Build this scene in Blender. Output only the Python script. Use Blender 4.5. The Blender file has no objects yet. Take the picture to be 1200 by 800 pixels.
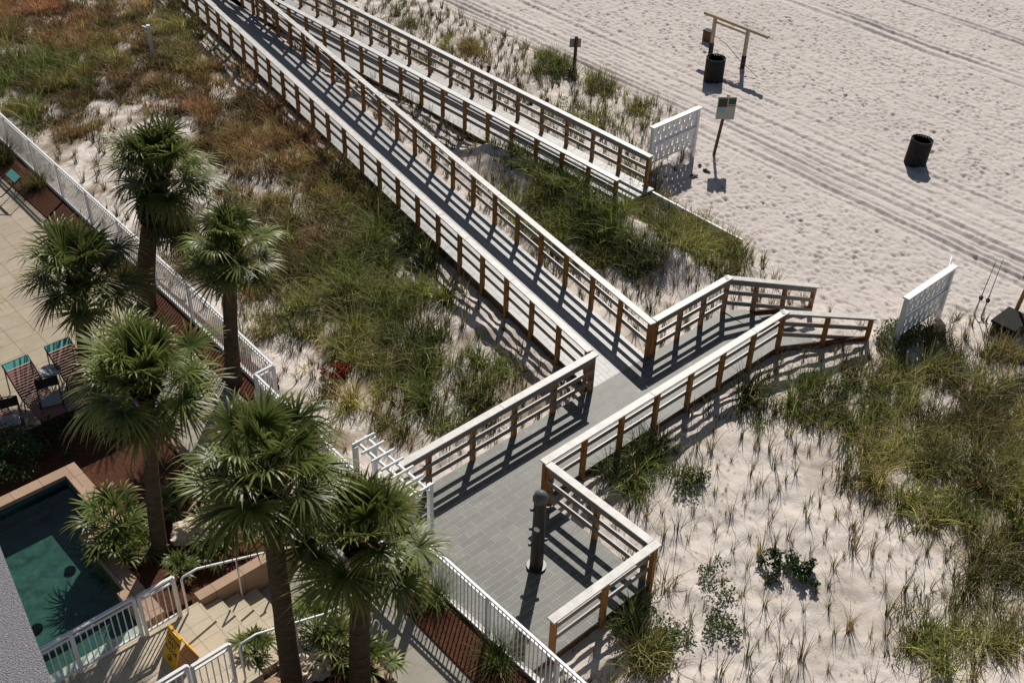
import bpy, math, random
import numpy as np
from mathutils import Vector, Matrix, Quaternion
random.seed(7); rng=np.random.default_rng(11)
PI=math.pi
scene=bpy.context.scene
C=scene.collection

# ------------------------------------------------------------------ camera
FPX=1357.3; H=17.6
e_,r_=math.radians(37.26),math.radians(2.124)
TH=math.atan2(.691,.723)
def rz(v,a): return np.array([math.cos(a)*v[0]+math.sin(a)*v[1],-math.sin(a)*v[0]+math.cos(a)*v[1],v[2]])
F_=np.array([0,math.cos(e_),-math.sin(e_)]); R0=np.array([1.,0,0]); U0=np.array([0,math.sin(e_),math.cos(e_)])
A_=math.cos(r_)*R0+math.sin(r_)*U0; U_=-math.sin(r_)*R0+math.cos(r_)*U0
F_,A_,U_=rz(F_,TH),rz(A_,TH),rz(U_,TH)
def G(px,py,z=0.0):
    d=F_*FPX+A_*(px-600)-U_*(py-400); t=(z-H)/d[2]
    return np.array([0,0,H])+t*d
def P(p):
    p=np.asarray(p,float)-np.array([0,0,H]); dd=p@F_
    return 600+FPX*(p@A_)/dd, 400-FPX*(p@U_)/dd
cd=bpy.data.cameras.new('camera'); cam=bpy.data.objects.new('camera',cd); C.objects.link(cam)
cam.matrix_world=Matrix(((A_[0],U_[0],-F_[0],0),(A_[1],U_[1],-F_[1],0),(A_[2],U_[2],-F_[2],H),(0,0,0,1)))
cd.sensor_width=36; cd.lens=36*FPX/1200; cd.clip_start=.2; cd.clip_end=3000
scene.camera=cam

# ------------------------------------------------------------------ light
SUN=np.array([.794,.608,0]); SUN/=np.linalg.norm(SUN); EL=math.radians(40.5)
sd=Vector((SUN[0]*math.cos(EL),SUN[1]*math.cos(EL),math.sin(EL)))
ld=bpy.data.lights.new('sun','SUN'); ld.energy=5.0; ld.angle=math.radians(.53); ld.color=(1,.955,.89)
lo=bpy.data.objects.new('sun',ld); C.objects.link(lo); lo.rotation_euler=sd.to_track_quat('Z','Y').to_euler(); lo.location=(20,20,40)
w=bpy.data.worlds.new('World'); scene.world=w; w.use_nodes=True
nt=w.node_tree; bg=nt.nodes['Background']
sk=nt.nodes.new('ShaderNodeTexSky'); sk.sky_type='NISHITA'; sk.sun_disc=False
sk.sun_elevation=EL; sk.sun_rotation=math.atan2(SUN[0],SUN[1])
nt.links.new(sk.outputs[0],bg.inputs[0]); bg.inputs[1].default_value=.05
vs=scene.view_settings; vs.view_transform='Standard'; vs.look='None'; vs.exposure=-.02; vs.gamma=1
scene.render.engine='CYCLES'

# ------------------------------------------------------------------ materials
def mat(name,col,rough=.7,spec=.3,metal=0,var=0,vscale=8,bump=0,bscale=60,attr=False,stretch=None,coat=0,trans=0):
    m=bpy.data.materials.new(name); m.use_nodes=True; n=m.node_tree; p=n.nodes['Principled BSDF']
    p.inputs['Base Color'].default_value=(*col,1); p.inputs['Roughness'].default_value=rough
    p.inputs['Specular IOR Level'].default_value=spec; p.inputs['Metallic'].default_value=metal
    tc=n.nodes.new('ShaderNodeTexCoord'); src=tc.outputs['Object']
    if stretch:
        mp=n.nodes.new('ShaderNodeMapping'); mp.inputs['Scale'].default_value=stretch; n.links.new(src,mp.inputs[0]); src=mp.outputs[0]
    c=None
    if attr:
        a=n.nodes.new('ShaderNodeAttribute'); a.attribute_name='Col'; c=a.outputs['Color']
        n.links.new(c,p.inputs['Base Color'])
    if var:
        t=n.nodes.new('ShaderNodeTexNoise'); t.inputs['Scale'].default_value=vscale; t.inputs['Detail'].default_value=6; t.inputs['Roughness'].default_value=.7
        n.links.new(src,t.inputs['Vector'])
        mr=n.nodes.new('ShaderNodeMapRange'); mr.inputs[1].default_value=.3; mr.inputs[2].default_value=.7; mr.inputs[3].default_value=1-var; mr.inputs[4].default_value=1+var
        n.links.new(t.outputs[0],mr.inputs[0])
        mx=n.nodes.new('ShaderNodeVectorMath'); mx.operation='SCALE'; 
        if c: n.links.new(c,mx.inputs[0])
        else: mx.inputs[0].default_value=col
        n.links.new(mr.outputs[0],mx.inputs['Scale']); n.links.new(mx.outputs[0],p.inputs['Base Color'])
    if bump:
        t=n.nodes.new('ShaderNodeTexNoise'); t.inputs['Scale'].default_value=bscale; t.inputs['Detail'].default_value=4
        n.links.new(src,t.inputs['Vector']); b=n.nodes.new('ShaderNodeBump'); b.inputs['Strength'].default_value=bump; b.inputs['Distance'].default_value=.02
        n.links.new(t.outputs[0],b.inputs['Height']); n.links.new(b.outputs[0],p.inputs['Normal'])
    if trans:
        tr=n.nodes.new('ShaderNodeBsdfTranslucent'); mix=n.nodes.new('ShaderNodeMixShader'); mix.inputs[0].default_value=trans
        if c: n.links.new(c,tr.inputs[0])
        else: tr.inputs[0].default_value=(*col,1)
        out=n.nodes['Material Output']; n.links.new(p.outputs[0],mix.inputs[1]); n.links.new(tr.outputs[0],mix.inputs[2]); n.links.new(mix.outputs[0],out.inputs[0])
    return m
def tile_mat(name,c1,c2,mortar,bw,rh,ms,rough,rot=0,stripes=0,var=.15,offset=.5,spec=.3,stain=0):
    m=bpy.data.materials.new(name); m.use_nodes=True; n=m.node_tree; p=n.nodes['Principled BSDF']; L=n.links
    tc=n.nodes.new('ShaderNodeTexCoord'); mp=n.nodes.new('ShaderNodeMapping'); mp.inputs['Rotation'].default_value=(0,0,rot); L.new(tc.outputs['Object'],mp.inputs[0])
    b=n.nodes.new('ShaderNodeTexBrick'); L.new(mp.outputs[0],b.inputs[0]); b.inputs['Scale'].default_value=1
    b.inputs['Color1'].default_value=(*c1,1); b.inputs['Color2'].default_value=(*c2,1); b.inputs['Mortar'].default_value=(*mortar,1)
    b.inputs['Mortar Size'].default_value=ms; b.inputs['Brick Width'].default_value=bw; b.inputs['Row Height'].default_value=rh; b.inputs['Mortar Smooth'].default_value=.1
    b.offset=offset; b.inputs['Bias'].default_value=0
    t=n.nodes.new('ShaderNodeTexNoise'); t.inputs['Scale'].default_value=2.5; t.inputs['Detail'].default_value=8; t.inputs['Roughness'].default_value=.75; L.new(mp.outputs[0],t.inputs[0])
    mr=n.nodes.new('ShaderNodeMapRange'); mr.inputs[1].default_value=.3; mr.inputs[2].default_value=.7; mr.inputs[3].default_value=1-var; mr.inputs[4].default_value=1+var; L.new(t.outputs[0],mr.inputs[0])
    mx=n.nodes.new('ShaderNodeVectorMath'); mx.operation='SCALE'; L.new(b.outputs[0],mx.inputs[0]); L.new(mr.outputs[0],mx.inputs['Scale'])
    last=mx.outputs[0]
    if stripes:
        wv=n.nodes.new('ShaderNodeTexWave'); wv.wave_type='BANDS'; wv.bands_direction='Y'; wv.inputs['Scale'].default_value=stripes; L.new(mp.outputs[0],wv.inputs[0])
        wx=n.nodes.new('ShaderNodeTexWave'); wx.wave_type='BANDS'; wx.bands_direction='X'; wx.inputs['Scale'].default_value=stripes*.8; L.new(mp.outputs[0],wx.inputs[0])
        mu=n.nodes.new('ShaderNodeMath'); mu.operation='MULTIPLY'; L.new(wv.outputs[1],mu.inputs[0]); L.new(wx.outputs[1],mu.inputs[1])
        m2=n.nodes.new('ShaderNodeMapRange'); m2.inputs[3].default_value=1.12; m2.inputs[4].default_value=.62; L.new(mu.outputs[0],m2.inputs[0])
        s2=n.nodes.new('ShaderNodeVectorMath'); s2.operation='SCALE'; L.new(last,s2.inputs[0]); L.new(m2.outputs[0],s2.inputs['Scale']); last=s2.outputs[0]
    if stain:   # sand and salt dust trodden onto the boards
        t2=n.nodes.new('ShaderNodeTexNoise'); t2.inputs['Scale'].default_value=1.1; t2.inputs['Detail'].default_value=9; t2.inputs['Roughness'].default_value=.8; L.new(tc.outputs['Object'],t2.inputs[0])
        cr=n.nodes.new('ShaderNodeMapRange'); cr.inputs[1].default_value=.58; cr.inputs[2].default_value=.72; cr.inputs[3].default_value=0; cr.inputs[4].default_value=stain; L.new(t2.outputs[0],cr.inputs[0])
        mm=n.nodes.new('ShaderNodeMix'); mm.data_type='RGBA'; L.new(cr.outputs[0],mm.inputs[0]); L.new(last,mm.inputs[6]); mm.inputs[7].default_value=(.5,.46,.4,1); last=mm.outputs[2]
    L.new(last,p.inputs['Base Color']); p.inputs['Roughness'].default_value=rough; p.inputs['Specular IOR Level'].default_value=spec
    bu=n.nodes.new('ShaderNodeBump'); bu.inputs['Strength'].default_value=.4; bu.inputs['Distance'].default_value=.01; L.new(b.outputs[1],bu.inputs['Height']); bu.invert=True
    L.new(bu.outputs[0],p.inputs['Normal'])
    return m
M={}
M['sand']=mat('beach_sand',(.56,.475,.415),.9,.1,attr=True,var=.07,vscale=14,bump=.55,bscale=22)
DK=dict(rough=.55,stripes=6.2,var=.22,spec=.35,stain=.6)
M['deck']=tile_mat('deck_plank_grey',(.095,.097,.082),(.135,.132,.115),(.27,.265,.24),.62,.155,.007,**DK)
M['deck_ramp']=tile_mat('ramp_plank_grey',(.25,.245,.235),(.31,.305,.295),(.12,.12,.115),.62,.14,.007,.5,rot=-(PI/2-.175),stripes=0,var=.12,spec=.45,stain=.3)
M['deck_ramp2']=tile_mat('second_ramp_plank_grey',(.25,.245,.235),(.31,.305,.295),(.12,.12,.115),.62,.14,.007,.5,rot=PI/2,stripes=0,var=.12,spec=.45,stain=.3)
M['cap']=mat('rail_cap_composite',(.50,.475,.435),.48,.42,var=.24,vscale=5,bump=.15,bscale=80,stretch=(1,1,1))
M['rail']=mat('rail_board_composite',(.21,.195,.175),.45,.5,var=.2,vscale=7)
M['post']=mat('treated_post_wood',(.33,.16,.048),.75,.2,var=.55,vscale=4,bump=.3,bscale=40,stretch=(6,6,1))
M['fascia']=mat('fascia_wood',(.12,.06,.028),.8,.2,var=.3,vscale=5)
M['white']=mat('white_paint',(.76,.76,.75),.4,.4,var=.05,vscale=4)
M['whitew']=mat('white_weathered_board',(.74,.74,.74),.5,.35,var=.1,vscale=7)
M['concrete']=mat('white_kerb',(.6,.57,.5),.85,.2,var=.2,vscale=9)
M['paver']=tile_mat('pool_deck_paver',(.36,.30,.215),(.40,.335,.245),(.24,.2,.14),.6,.6,.012,.75,var=.14,offset=0)
M['walk']=tile_mat('walk_paver',(.27,.25,.205),(.31,.285,.235),(.2,.18,.15),1.2,1.0,.012,.8,var=.22,offset=0)
M['step']=tile_mat('step_tile',(.46,.39,.28),(.50,.42,.31),(.33,.27,.19),.4,.4,.008,.7,var=.12,offset=0)
M['coping']=tile_mat('coping_tile',(.36,.235,.155),(.41,.27,.18),(.22,.15,.10),.6,.6,.01,.7,var=.12,offset=0)
M['mulch']=mat('bark_mulch',(.085,.036,.021),.95,.1,var=.6,vscale=22,bump=1,bscale=40)
M['trunk']=mat('palm_trunk',(.085,.062,.042),.9,.1,var=.5,vscale=4,bump=.8,bscale=9,stretch=(1,1,5))
M['boot']=mat('palm_leaf_boot',(.05,.034,.02),.9,.1,var=.5,vscale=6)
M['frond']=mat('palm_frond',(.08,.13,.05),.42,.32,attr=True,trans=.36)
M['grass']=mat('grass_blade',(.1,.12,.04),.65,.15,attr=True,trans=.36)
M['leafm']=mat('shrub_leaf',(.06,.09,.03),.5,.3,attr=True,trans=.25)
M['twig']=mat('twig_bark',(.07,.05,.035),.9,.1)
M['black']=mat('black_plastic',(.008,.008,.009),.8,.2)
M['dark']=mat('dark_slat',(.022,.021,.02),.8,.3,var=.3,vscale=6)
M['bronze']=mat('dark_bronze_metal',(.03,.026,.022),.4,.5)
M['grey']=mat('grey_plate',(.33,.32,.29),.6,.3,var=.1)
M['yellow']=mat('yellow_plastic',(.78,.40,.01),.35,.4,var=.06)
M['ink']=mat('black_ink',(.01,.01,.01),.6,.2)
M['red']=mat('maroon_strap',(.30,.105,.10),.6,.3,var=.1,vscale=20)
M['teal']=mat('teal_strap',(.10,.42,.38),.6,.3)
M['glass']=mat('frosted_table_glass',(.42,.45,.46),.15,.6,var=.1)
M['rock']=mat('weathered_limestone',(.62,.52,.40),.9,.1,var=.35,vscale=7,bump=1,bscale=15)
M['stucco']=mat('grey_stucco',(.25,.24,.255),.95,.1,var=.45,vscale=55,bump=1,bscale=90)
M['pebble']=mat('pebble_floor',(.38,.44,.37),.8,.2,var=.5,vscale=4)
M['spatile']=mat('spa_wall_tile',(.02,.07,.08),.3,.5,var=.3,vscale=12)
M['wood']=mat('weathered_driftwood',(.42,.34,.24),.8,.2,var=.25,vscale=8)
M['bluep']=mat('pale_blue_print',(.15,.42,.5),.6,.3); M['brownp']=mat('dark_photo_print',(.05,.04,.035),.6,.3,var=.5,vscale=20)
M['greenp']=mat('dark_green_print',(.03,.07,.05),.6,.3); M['paper']=mat('sign_face_pale',(.40,.38,.34),.6,.3,var=.06)
M['dome']=mat('dark_grey_dome',(.10,.10,.10),.5,.4)
M['rope']=mat('rope_fibre',(.2,.16,.12),.9,.1)
# water
m=bpy.data.materials.new('spa_water'); m.use_nodes=True; n=m.node_tree; n.nodes.clear()
o=n.nodes.new('ShaderNodeOutputMaterial'); mx=n.nodes.new('ShaderNodeMixShader'); tr=n.nodes.new('ShaderNodeBsdfTransparent'); gl=n.nodes.new('ShaderNodeBsdfGlossy'); fr=n.nodes.new('ShaderNodeLayerWeight'); pw=n.nodes.new('ShaderNodeMath'); pw.operation='POWER'; pw.inputs[1].default_value=3.5; ad=n.nodes.new('ShaderNodeMath'); ad.operation='MULTIPLY_ADD'; ad.inputs[1].default_value=.8; ad.inputs[2].default_value=.03
tr.inputs[0].default_value=(.27,.42,.40,1); gl.inputs['Roughness'].default_value=.04; n.links.new(fr.outputs['Facing'],pw.inputs[0]); n.links.new(pw.outputs[0],ad.inputs[0])
bn=n.nodes.new('ShaderNodeBump'); tn=n.nodes.new('ShaderNodeTexNoise'); tn.inputs['Scale'].default_value=5; tn.inputs['Detail'].default_value=5; bn.inputs['Strength'].default_value=.3; bn.inputs['Distance'].default_value=.03
n.links.new(tn.outputs[0],bn.inputs['Height']); n.links.new(bn.outputs[0],gl.inputs['Normal']); n.links.new(bn.outputs[0],fr.inputs['Normal'])
n.links.new(ad.outputs[0],mx.inputs[0]); n.links.new(tr.outputs[0],mx.inputs[1]); n.links.new(gl.outputs[0],mx.inputs[2]); n.links.new(mx.outputs[0],o.inputs[0]); M['water']=m

# ------------------------------------------------------------------ mesh helpers
class MB:
    def __init__(s): s.v=[]; s.f=[]
    def add(s,v,f):
        k=len(s.v); s.v+= [tuple(x) for x in v]; s.f+=[tuple(i+k for i in q) for q in f]; return s
    def box(s,x0,x1,y0,y1,z0,z1):
        v=[(x0,y0,z0),(x1,y0,z0),(x1,y1,z0),(x0,y1,z0),(x0,y0,z1),(x1,y0,z1),(x1,y1,z1),(x0,y1,z1)]
        return s.add(v,[(3,2,1,0),(4,5,6,7),(0,1,5,4),(1,2,6,5),(2,3,7,6),(3,0,4,7)])
    def beam(s,p,q,w,h,up=(0,0,1),off=0):
        p=Vector(p);q=Vector(q);d=(q-p).normalized(); u=Vector(up); sd_=d.cross(u)
        if sd_.length<1e-4: sd_=Vector((1,0,0))
        sd_.normalize(); u=sd_.cross(d).normalized(); p=p+sd_*off; q=q+sd_*off
        a=sd_*w/2; b=u*h/2
        v=[p-a-b,p+a-b,p+a+b,p-a+b,q-a-b,q+a-b,q+a+b,q-a+b]
        return s.add(v,[(0,1,2,3),(7,6,5,4),(4,5,1,0),(5,6,2,1),(6,7,3,2),(7,4,0,3)])
    def tube(s,pts,r,n=8,cap=True):
        pts=[Vector(p) for p in pts]; rs=r if isinstance(r,(list,tuple)) else [r]*len(pts)
        V=[];Fc=[]; ref=None
        for i,p in enumerate(pts):
            d=(pts[min(i+1,len(pts)-1)]-pts[max(i-1,0)]).normalized()
            if ref is None: ref=Vector((1,0,0)) if abs(d.x)<.8 else Vector((0,1,0))
            a=(ref-d*ref.dot(d)).normalized(); b=d.cross(a); ref=a
            for k in range(n): V.append(p+(a*math.cos(2*PI*k/n)+b*math.sin(2*PI*k/n))*rs[i])
        for i in range(len(pts)-1):
            for k in range(n): Fc.append((i*n+k,i*n+(k+1)%n,(i+1)*n+(k+1)%n,(i+1)*n+k))
        if cap: Fc.append(tuple(range(n))[::-1]); Fc.append(tuple((len(pts)-1)*n+k for k in range(n)))
        return s.add(V,Fc)
    def prism(s,poly,z0,z1):
        n=len(poly); z0s=z0 if isinstance(z0,(list,tuple)) else [z0]*n; z1s=z1 if isinstance(z1,(list,tuple)) else [z1]*n
        v=[(p[0],p[1],z0s[i]) for i,p in enumerate(poly)]+[(p[0],p[1],z1s[i]) for i,p in enumerate(poly)]
        return s.add(v,[tuple(range(n))[::-1],tuple(range(n,2*n))]+[(i,(i+1)%n,n+(i+1)%n,n+i) for i in range(n)])
    def build(s,name,m,parent=None,bevel=0,smooth=False):
        me=bpy.data.meshes.new(name); me.from_pydata(s.v,[],s.f); me.update()
        if smooth: me.polygons.foreach_set('use_smooth',[True]*len(me.polygons))
        me.materials.append(M[m] if isinstance(m,str) else m)
        o=bpy.data.objects.new(name,me); C.objects.link(o)
        if parent: o.parent=parent; o.matrix_parent_inverse=Matrix.Translation(-Vector(parent.location)) if parent.type=='EMPTY' and not parent.get('rotd') else Matrix.Identity(4)
        if bevel:
            b=o.modifiers.new('bevel','BEVEL'); b.width=bevel; b.segments=2; b.limit_method='ANGLE'
        return o
def thing(name,label,cat,loc=(0,0,0),group=None):
    o=bpy.data.objects.new(name,None); C.objects.link(o); o.location=loc; o.empty_display_size=.2
    o['label']=label; o['category']=cat
    if group: o['group']=group
    return o
def tag(o,label=None,cat=None,group=None,kind=None):
    if label:o['label']=label
    if cat:o['category']=cat
    if group:o['group']=group
    if kind:o['kind']=kind
    return o
def struct(o): o['kind']='structure'; return o
def npmesh(name,V,Q,cols,m,parent=None):
    me=bpy.data.meshes.new(name); V=np.asarray(V,np.float32); Q=np.asarray(Q,np.int32)
    me.vertices.add(len(V)); me.vertices.foreach_set('co',V.ravel())
    k=Q.shape[1]; me.loops.add(Q.size); me.loops.foreach_set('vertex_index',Q.ravel())
    me.polygons.add(len(Q)); me.polygons.foreach_set('loop_start',np.arange(0,Q.size,k,dtype=np.int32)); 
    me.update(calc_edges=True)
    if cols is not None:
        a=me.color_attributes.new('Col','FLOAT_COLOR','POINT'); c4=np.ones((len(V),4),np.float32); c4[:,:3]=cols; a.data.foreach_set('color',c4.ravel())
    me.materials.append(M[m]); me.validate()
    o=bpy.data.objects.new(name,me); C.objects.link(o)
    if parent: o.parent=parent; o.matrix_parent_inverse=Matrix.Translation(-Vector(parent.location))
    return o
def text_mesh(txt,size):
    cu=bpy.data.curves.new('t','FONT'); cu.body=txt; cu.size=size; cu.align_x='CENTER'; cu.align_y='CENTER'; cu.extrude=.001
    o=bpy.data.objects.new('t',cu); C.objects.link(o); dg=bpy.context.evaluated_depsgraph_get(); me=bpy.data.meshes.new_from_object(o.evaluated_get(dg))
    v=[tuple(x.co) for x in me.vertices]; f=[tuple(p.vertices) for p in me.polygons]; bpy.data.objects.remove(o); return v,f
def put_text(mb,txt,size,origin,right,up):
    v,f=text_mesh(txt,size); o=Vector(origin); r=Vector(right).normalized(); u=Vector(up).normalized(); nn=r.cross(u)
    mb.add([o+r*a[0]+u*a[1]+nn*a[2] for a in v],f)

# ------------------------------------------------------------------ terrain
def vnoise(x,y,sc,seed):
    g=np.random.default_rng(seed).random((256,256)); x=np.asarray(x)*sc+37.2; y=np.asarray(y)*sc+91.7
    xi=np.floor(x).astype(int); yi=np.floor(y).astype(int); fx=x-xi; fy=y-yi; fx=fx*fx*(3-2*fx); fy=fy*fy*(3-2*fy)
    a=g[xi%256,yi%256]; b=g[(xi+1)%256,yi%256]; c=g[xi%256,(yi+1)%256]; d=g[(xi+1)%256,(yi+1)%256]
    return a*(1-fx)*(1-fy)+b*fx*(1-fy)+c*(1-fx)*fy+d*fx*fy
def fbm(x,y,sc,seed,o=4): return sum(vnoise(x,y,sc*2**i,seed+i)*.5**i for i in range(o))/sum(.5**i for i in range(o))
EY=[-60,-10,2,7,8.9,10.0,11.4,13,14.6,15.2,16.0,19.6,20.2,21,22.5,60,90]; EX=[36,33,31,29.5,27.4,26.2,23.6,23.5,24.2,24.35,24.4,24.5,25.7,28,29.3,29.3,29.3]
def sm(a,b,t): t=np.clip((t-a)/(b-a),0,1); return t*t*(3-2*t)
def bmask(X,Y): return sm(-.5,.6,X-np.interp(Y,EY,EX)-(fbm(X,Y,.9,5)-.5)*1.2)
TR=[(30.05,.9,1.0),(30.9,.6,.8),(32.3,.7,.7),(37.0,.35,.35),(42.0,.55,1.0),(45.8,.4,.9),(29.6,.3,.6)]
def ter0(X,Y):
    b=bmask(X,Y)
    d=-.22+(fbm(X,Y,.22,21)-.5)*.35+(fbm(X,Y,1.3,33)-.5)*.14
    d+=.62*np.exp(-((X-22.1)/.75)**2-(np.maximum(np.abs(Y-20.5)-3.6,0)/1.2)**2)*(1-sm(22.45,22.75,X)*(Y>19.3))
    d+=.35*np.exp(-((X-18)/5)**2-((Y-2)/5)**2)+.5*sm(34,60,Y)*(X<18)
    under=((X>9)&(X<13.3)&(Y>8.7)&(Y<14.6))|((X>12)&(X<22)&(Y>11.9)&(Y<14.6))|((X>16-.0)&(X>16.0+.175*(Y-14.15)-.4)&(X<18.5+.178*(Y-14.2))&(Y>14))|((X>22.56)&(X<24.8)&(Y>19.4))
    d=np.where(under,np.minimum(d,-.2),d)
    beach=-.5+(fbm(X,Y,.15,44)-.5)*.16+(fbm(X,Y,.8,45)-.5)*.05
    z=d*(1-b)+beach*b
    fen=np.where(Y<14.6,9.46,10.15+.0*Y+np.maximum(Y-14.6,0)*.024)
    p=sm(0,.12,fen-X)
    return z*(1-p)-1.4*p
xs=np.concatenate([[-400,-150,-60,-20,0,6],np.arange(8,49.5,.052),[52,58,70,100,200,500,1200]])
ys=np.concatenate([[-400,-150,-60,-20,-8],np.arange(-3,47,.052),[49,54,62,80,120,250,600,1200]])
XX,YY=np.meshgrid(xs,ys,indexing='ij'); ZZ=ter0(XX,YY); BM=bmask(XX,YY)
dm=np.zeros_like(ZZ)
# ruts of beach vehicles run along the shore
trk=np.zeros_like(ZZ)
for x0,wd,amp in TR:
    for k in range(6):
        off=(random.random()-.5)*2*wd; xx=x0+off+.12*np.sin(YY*.11+k)+ .05*np.sin(YY*.5+2*k)
        for s in (-.0,.0 if k>2 else .9):
            g=np.exp(-((XX-xx-s)/.08)**2); dm-=.019*amp*g; dm+=.009*amp*np.exp(-((XX-xx-s-.17)/.08)**2)
    trk=np.maximum(trk,amp*np.exp(-((XX-x0)/(wd*1.1+.3))**2))
# footprints: thousands of overlapping dints
i0=6; step=.052; nx=len(np.arange(8,49.5,.052)); ny=len(np.arange(-3,47,.052)); j0=5
wR=8; gx,gy=np.meshgrid(np.arange(-wR,wR+1)*step,np.arange(-wR,wR+1)*step,indexing='ij')
NS=34000
fx=rng.uniform(22,49,NS); fy=rng.uniform(-2,46.5,NS); fa=rng.normal(PI*.5,.9,NS); fl=rng.uniform(.075,.14,NS); fw=rng.uniform(.042,.07,NS); fd=rng.uniform(.014,.046,NS)
for x,y,a,l,w_,d in zip(fx,fy,fa,fl,fw,fd):
    i=int(round((x-8)/step)); j=int(round((y+3)/step))
    if i-wR<0 or j-wR<0 or i+wR+1>nx or j+wR+1>ny: continue
    ca,sa=math.cos(a),math.sin(a); u=(gx*ca+gy*sa)/l; v=(-gx*sa+gy*ca)/w_; r2=u*u+v*v
    dm[i0+i-wR:i0+i+wR+1,j0+j-wR:j0+j+wR+1]+= (-d*np.exp(-r2)+.45*d*np.exp(-((np.sqrt(r2)-1.55)/.4)**2))*(1-.75*trk[i0+i,j0+j])
dm=np.clip(dm,-.13,.08)
soft=(fbm(XX,YY,4.5,70,3)-.5)*.085
ZZ=ZZ+np.where(BM>.02,(dm+soft*.6*BM)*np.clip(BM*1.2,0,1),0)+(1-BM)*((fbm(XX,YY,3.2,61,3)-.5)*.10+dm*.45*np.clip(fbm(XX,YY,.6,66,2)*3-1,0,1))*(ZZ>-1)
def ground(x,y):
    i=int(np.clip(np.searchsorted(xs,x)-1,0,len(xs)-2)); j=int(np.clip(np.searchsorted(ys,y)-1,0,len(ys)-2))
    return float(ZZ[i,j])
nX,nY=ZZ.shape
V=np.stack([XX,YY,ZZ],-1).reshape(-1,3); idx=np.arange(nX*nY).reshape(nX,nY)
Q=np.stack([idx[:-1,:-1],idx[1:,:-1],idx[1:,1:],idx[:-1,1:]],-1).reshape(-1,4)
bmf=BM.reshape(-1,1)
litter=np.clip((fbm(XX,YY,1.1,91)-.47)*5,0,1).reshape(-1,1)*(1-bmf)
damp=np.clip((fbm(XX,YY,.35,93)-.5)*2,-1,1).reshape(-1,1)
cs=np.array([.62,.55,.49])*(1-bmf)+np.array([.545,.485,.445])*bmf
# left dune carries more leaf litter than the planted sand on the right
px,py=P(V.T.reshape(3,-1).T) if False else (None,None)
leftd=sm(19,14,V[:,0]-.19*(V[:,1]-14)).reshape(-1,1)*(V[:,1:2]>14.5)
rightd=np.exp(-((V[:,0:1]-21)/5)**2-((V[:,1:2]-6.0)/3.2)**2)
cs=cs*(1+.04*damp); k=np.clip(litter*(.15+.65*leftd+.6*rightd),0,.85)
cs=cs*(1-k)+np.array([.22,.165,.105])*k
spk=(rng.random((len(V),1))<.022)*(1-bmf); spk=spk*(.35+.5*rng.random((len(V),1))); cs=cs*(1-spk)+np.array([.14,.10,.06])*spk
g=npmesh('sand_ground',V,Q,cs,'sand'); struct(g)
g.data.polygons.foreach_set('use_smooth',[True]*len(g.data.polygons))

# ------------------------------------------------------------------ boardwalk decks
def rampL(y): return 16.15+.178*(y-14.15)
def rampR(y): return 18.13+.178*(y-14.2)
YT=46
bw=thing('boardwalk','grey plank boardwalk platform at the gate with its long narrow ramp and beach exit','boardwalk',(11.4,11.6,0))
dk=MB(); dk.box(9.56,12.78,9.15,14.12,-.045,0); dk.box(12.78,21.05,12.24,14.12,-.045,0)
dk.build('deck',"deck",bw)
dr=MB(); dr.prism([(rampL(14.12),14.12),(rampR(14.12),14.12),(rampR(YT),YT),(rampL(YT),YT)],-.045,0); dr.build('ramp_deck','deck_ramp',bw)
# beach exit: wedge then three steps
E0,E1=Vector((21.12,14.12)),Vector((21.0,12.24)); e0,e1=Vector((23.2,12.85)),Vector((23.12,11.02))
st=MB()
for i in range(4):
    a=i/4; b=(i+1)/4; z=-.004-.13*i
    st.prism([tuple(E1.lerp(e1,a)),tuple(E1.lerp(e1,b)),tuple(E0.lerp(e0,b)),tuple(E0.lerp(e0,a))],z-.14,z)
st.build('steps','deck',bw)
fa=MB()
def fas(a,b,z0=-.30,z1=-.046): fa.beam((a[0],a[1],(z0+z1)/2),(b[0],b[1],(z0+z1)/2),.05,z1-z0)
for a,b in [((9.6,9.2),(12.74,9.2)),((12.74,9.25),(12.74,12.25)),((12.8,12.28),(21.0,12.28)),((9.6,14.08),(rampL(14.1),14.08)),((rampR(14.1)+.05,14.08),(21.1,14.08)),
            ((rampL(14.16)+.03,14.16),(rampL(YT)+.03,YT)),((rampR(14.16)-.03,14.16),(rampR(YT)-.03,YT)),((21.03,12.27),(23.1,11.08)),((21.15,14.05),(23.2,12.78))]: fas(a,b)
fa.build('fascia','fascia',bw)
bw2=thing('boardwalk','straight grey plank ramp to the beach ending beside the white lattice screen','boardwalk',(23.5,20,0))
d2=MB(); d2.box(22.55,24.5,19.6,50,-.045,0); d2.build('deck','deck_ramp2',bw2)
fa=MB(); fas((22.6,19.7),(22.6,50)); fas((24.45,19.7),(24.45,50)); fa.build('fascia','fascia',bw2)

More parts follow.
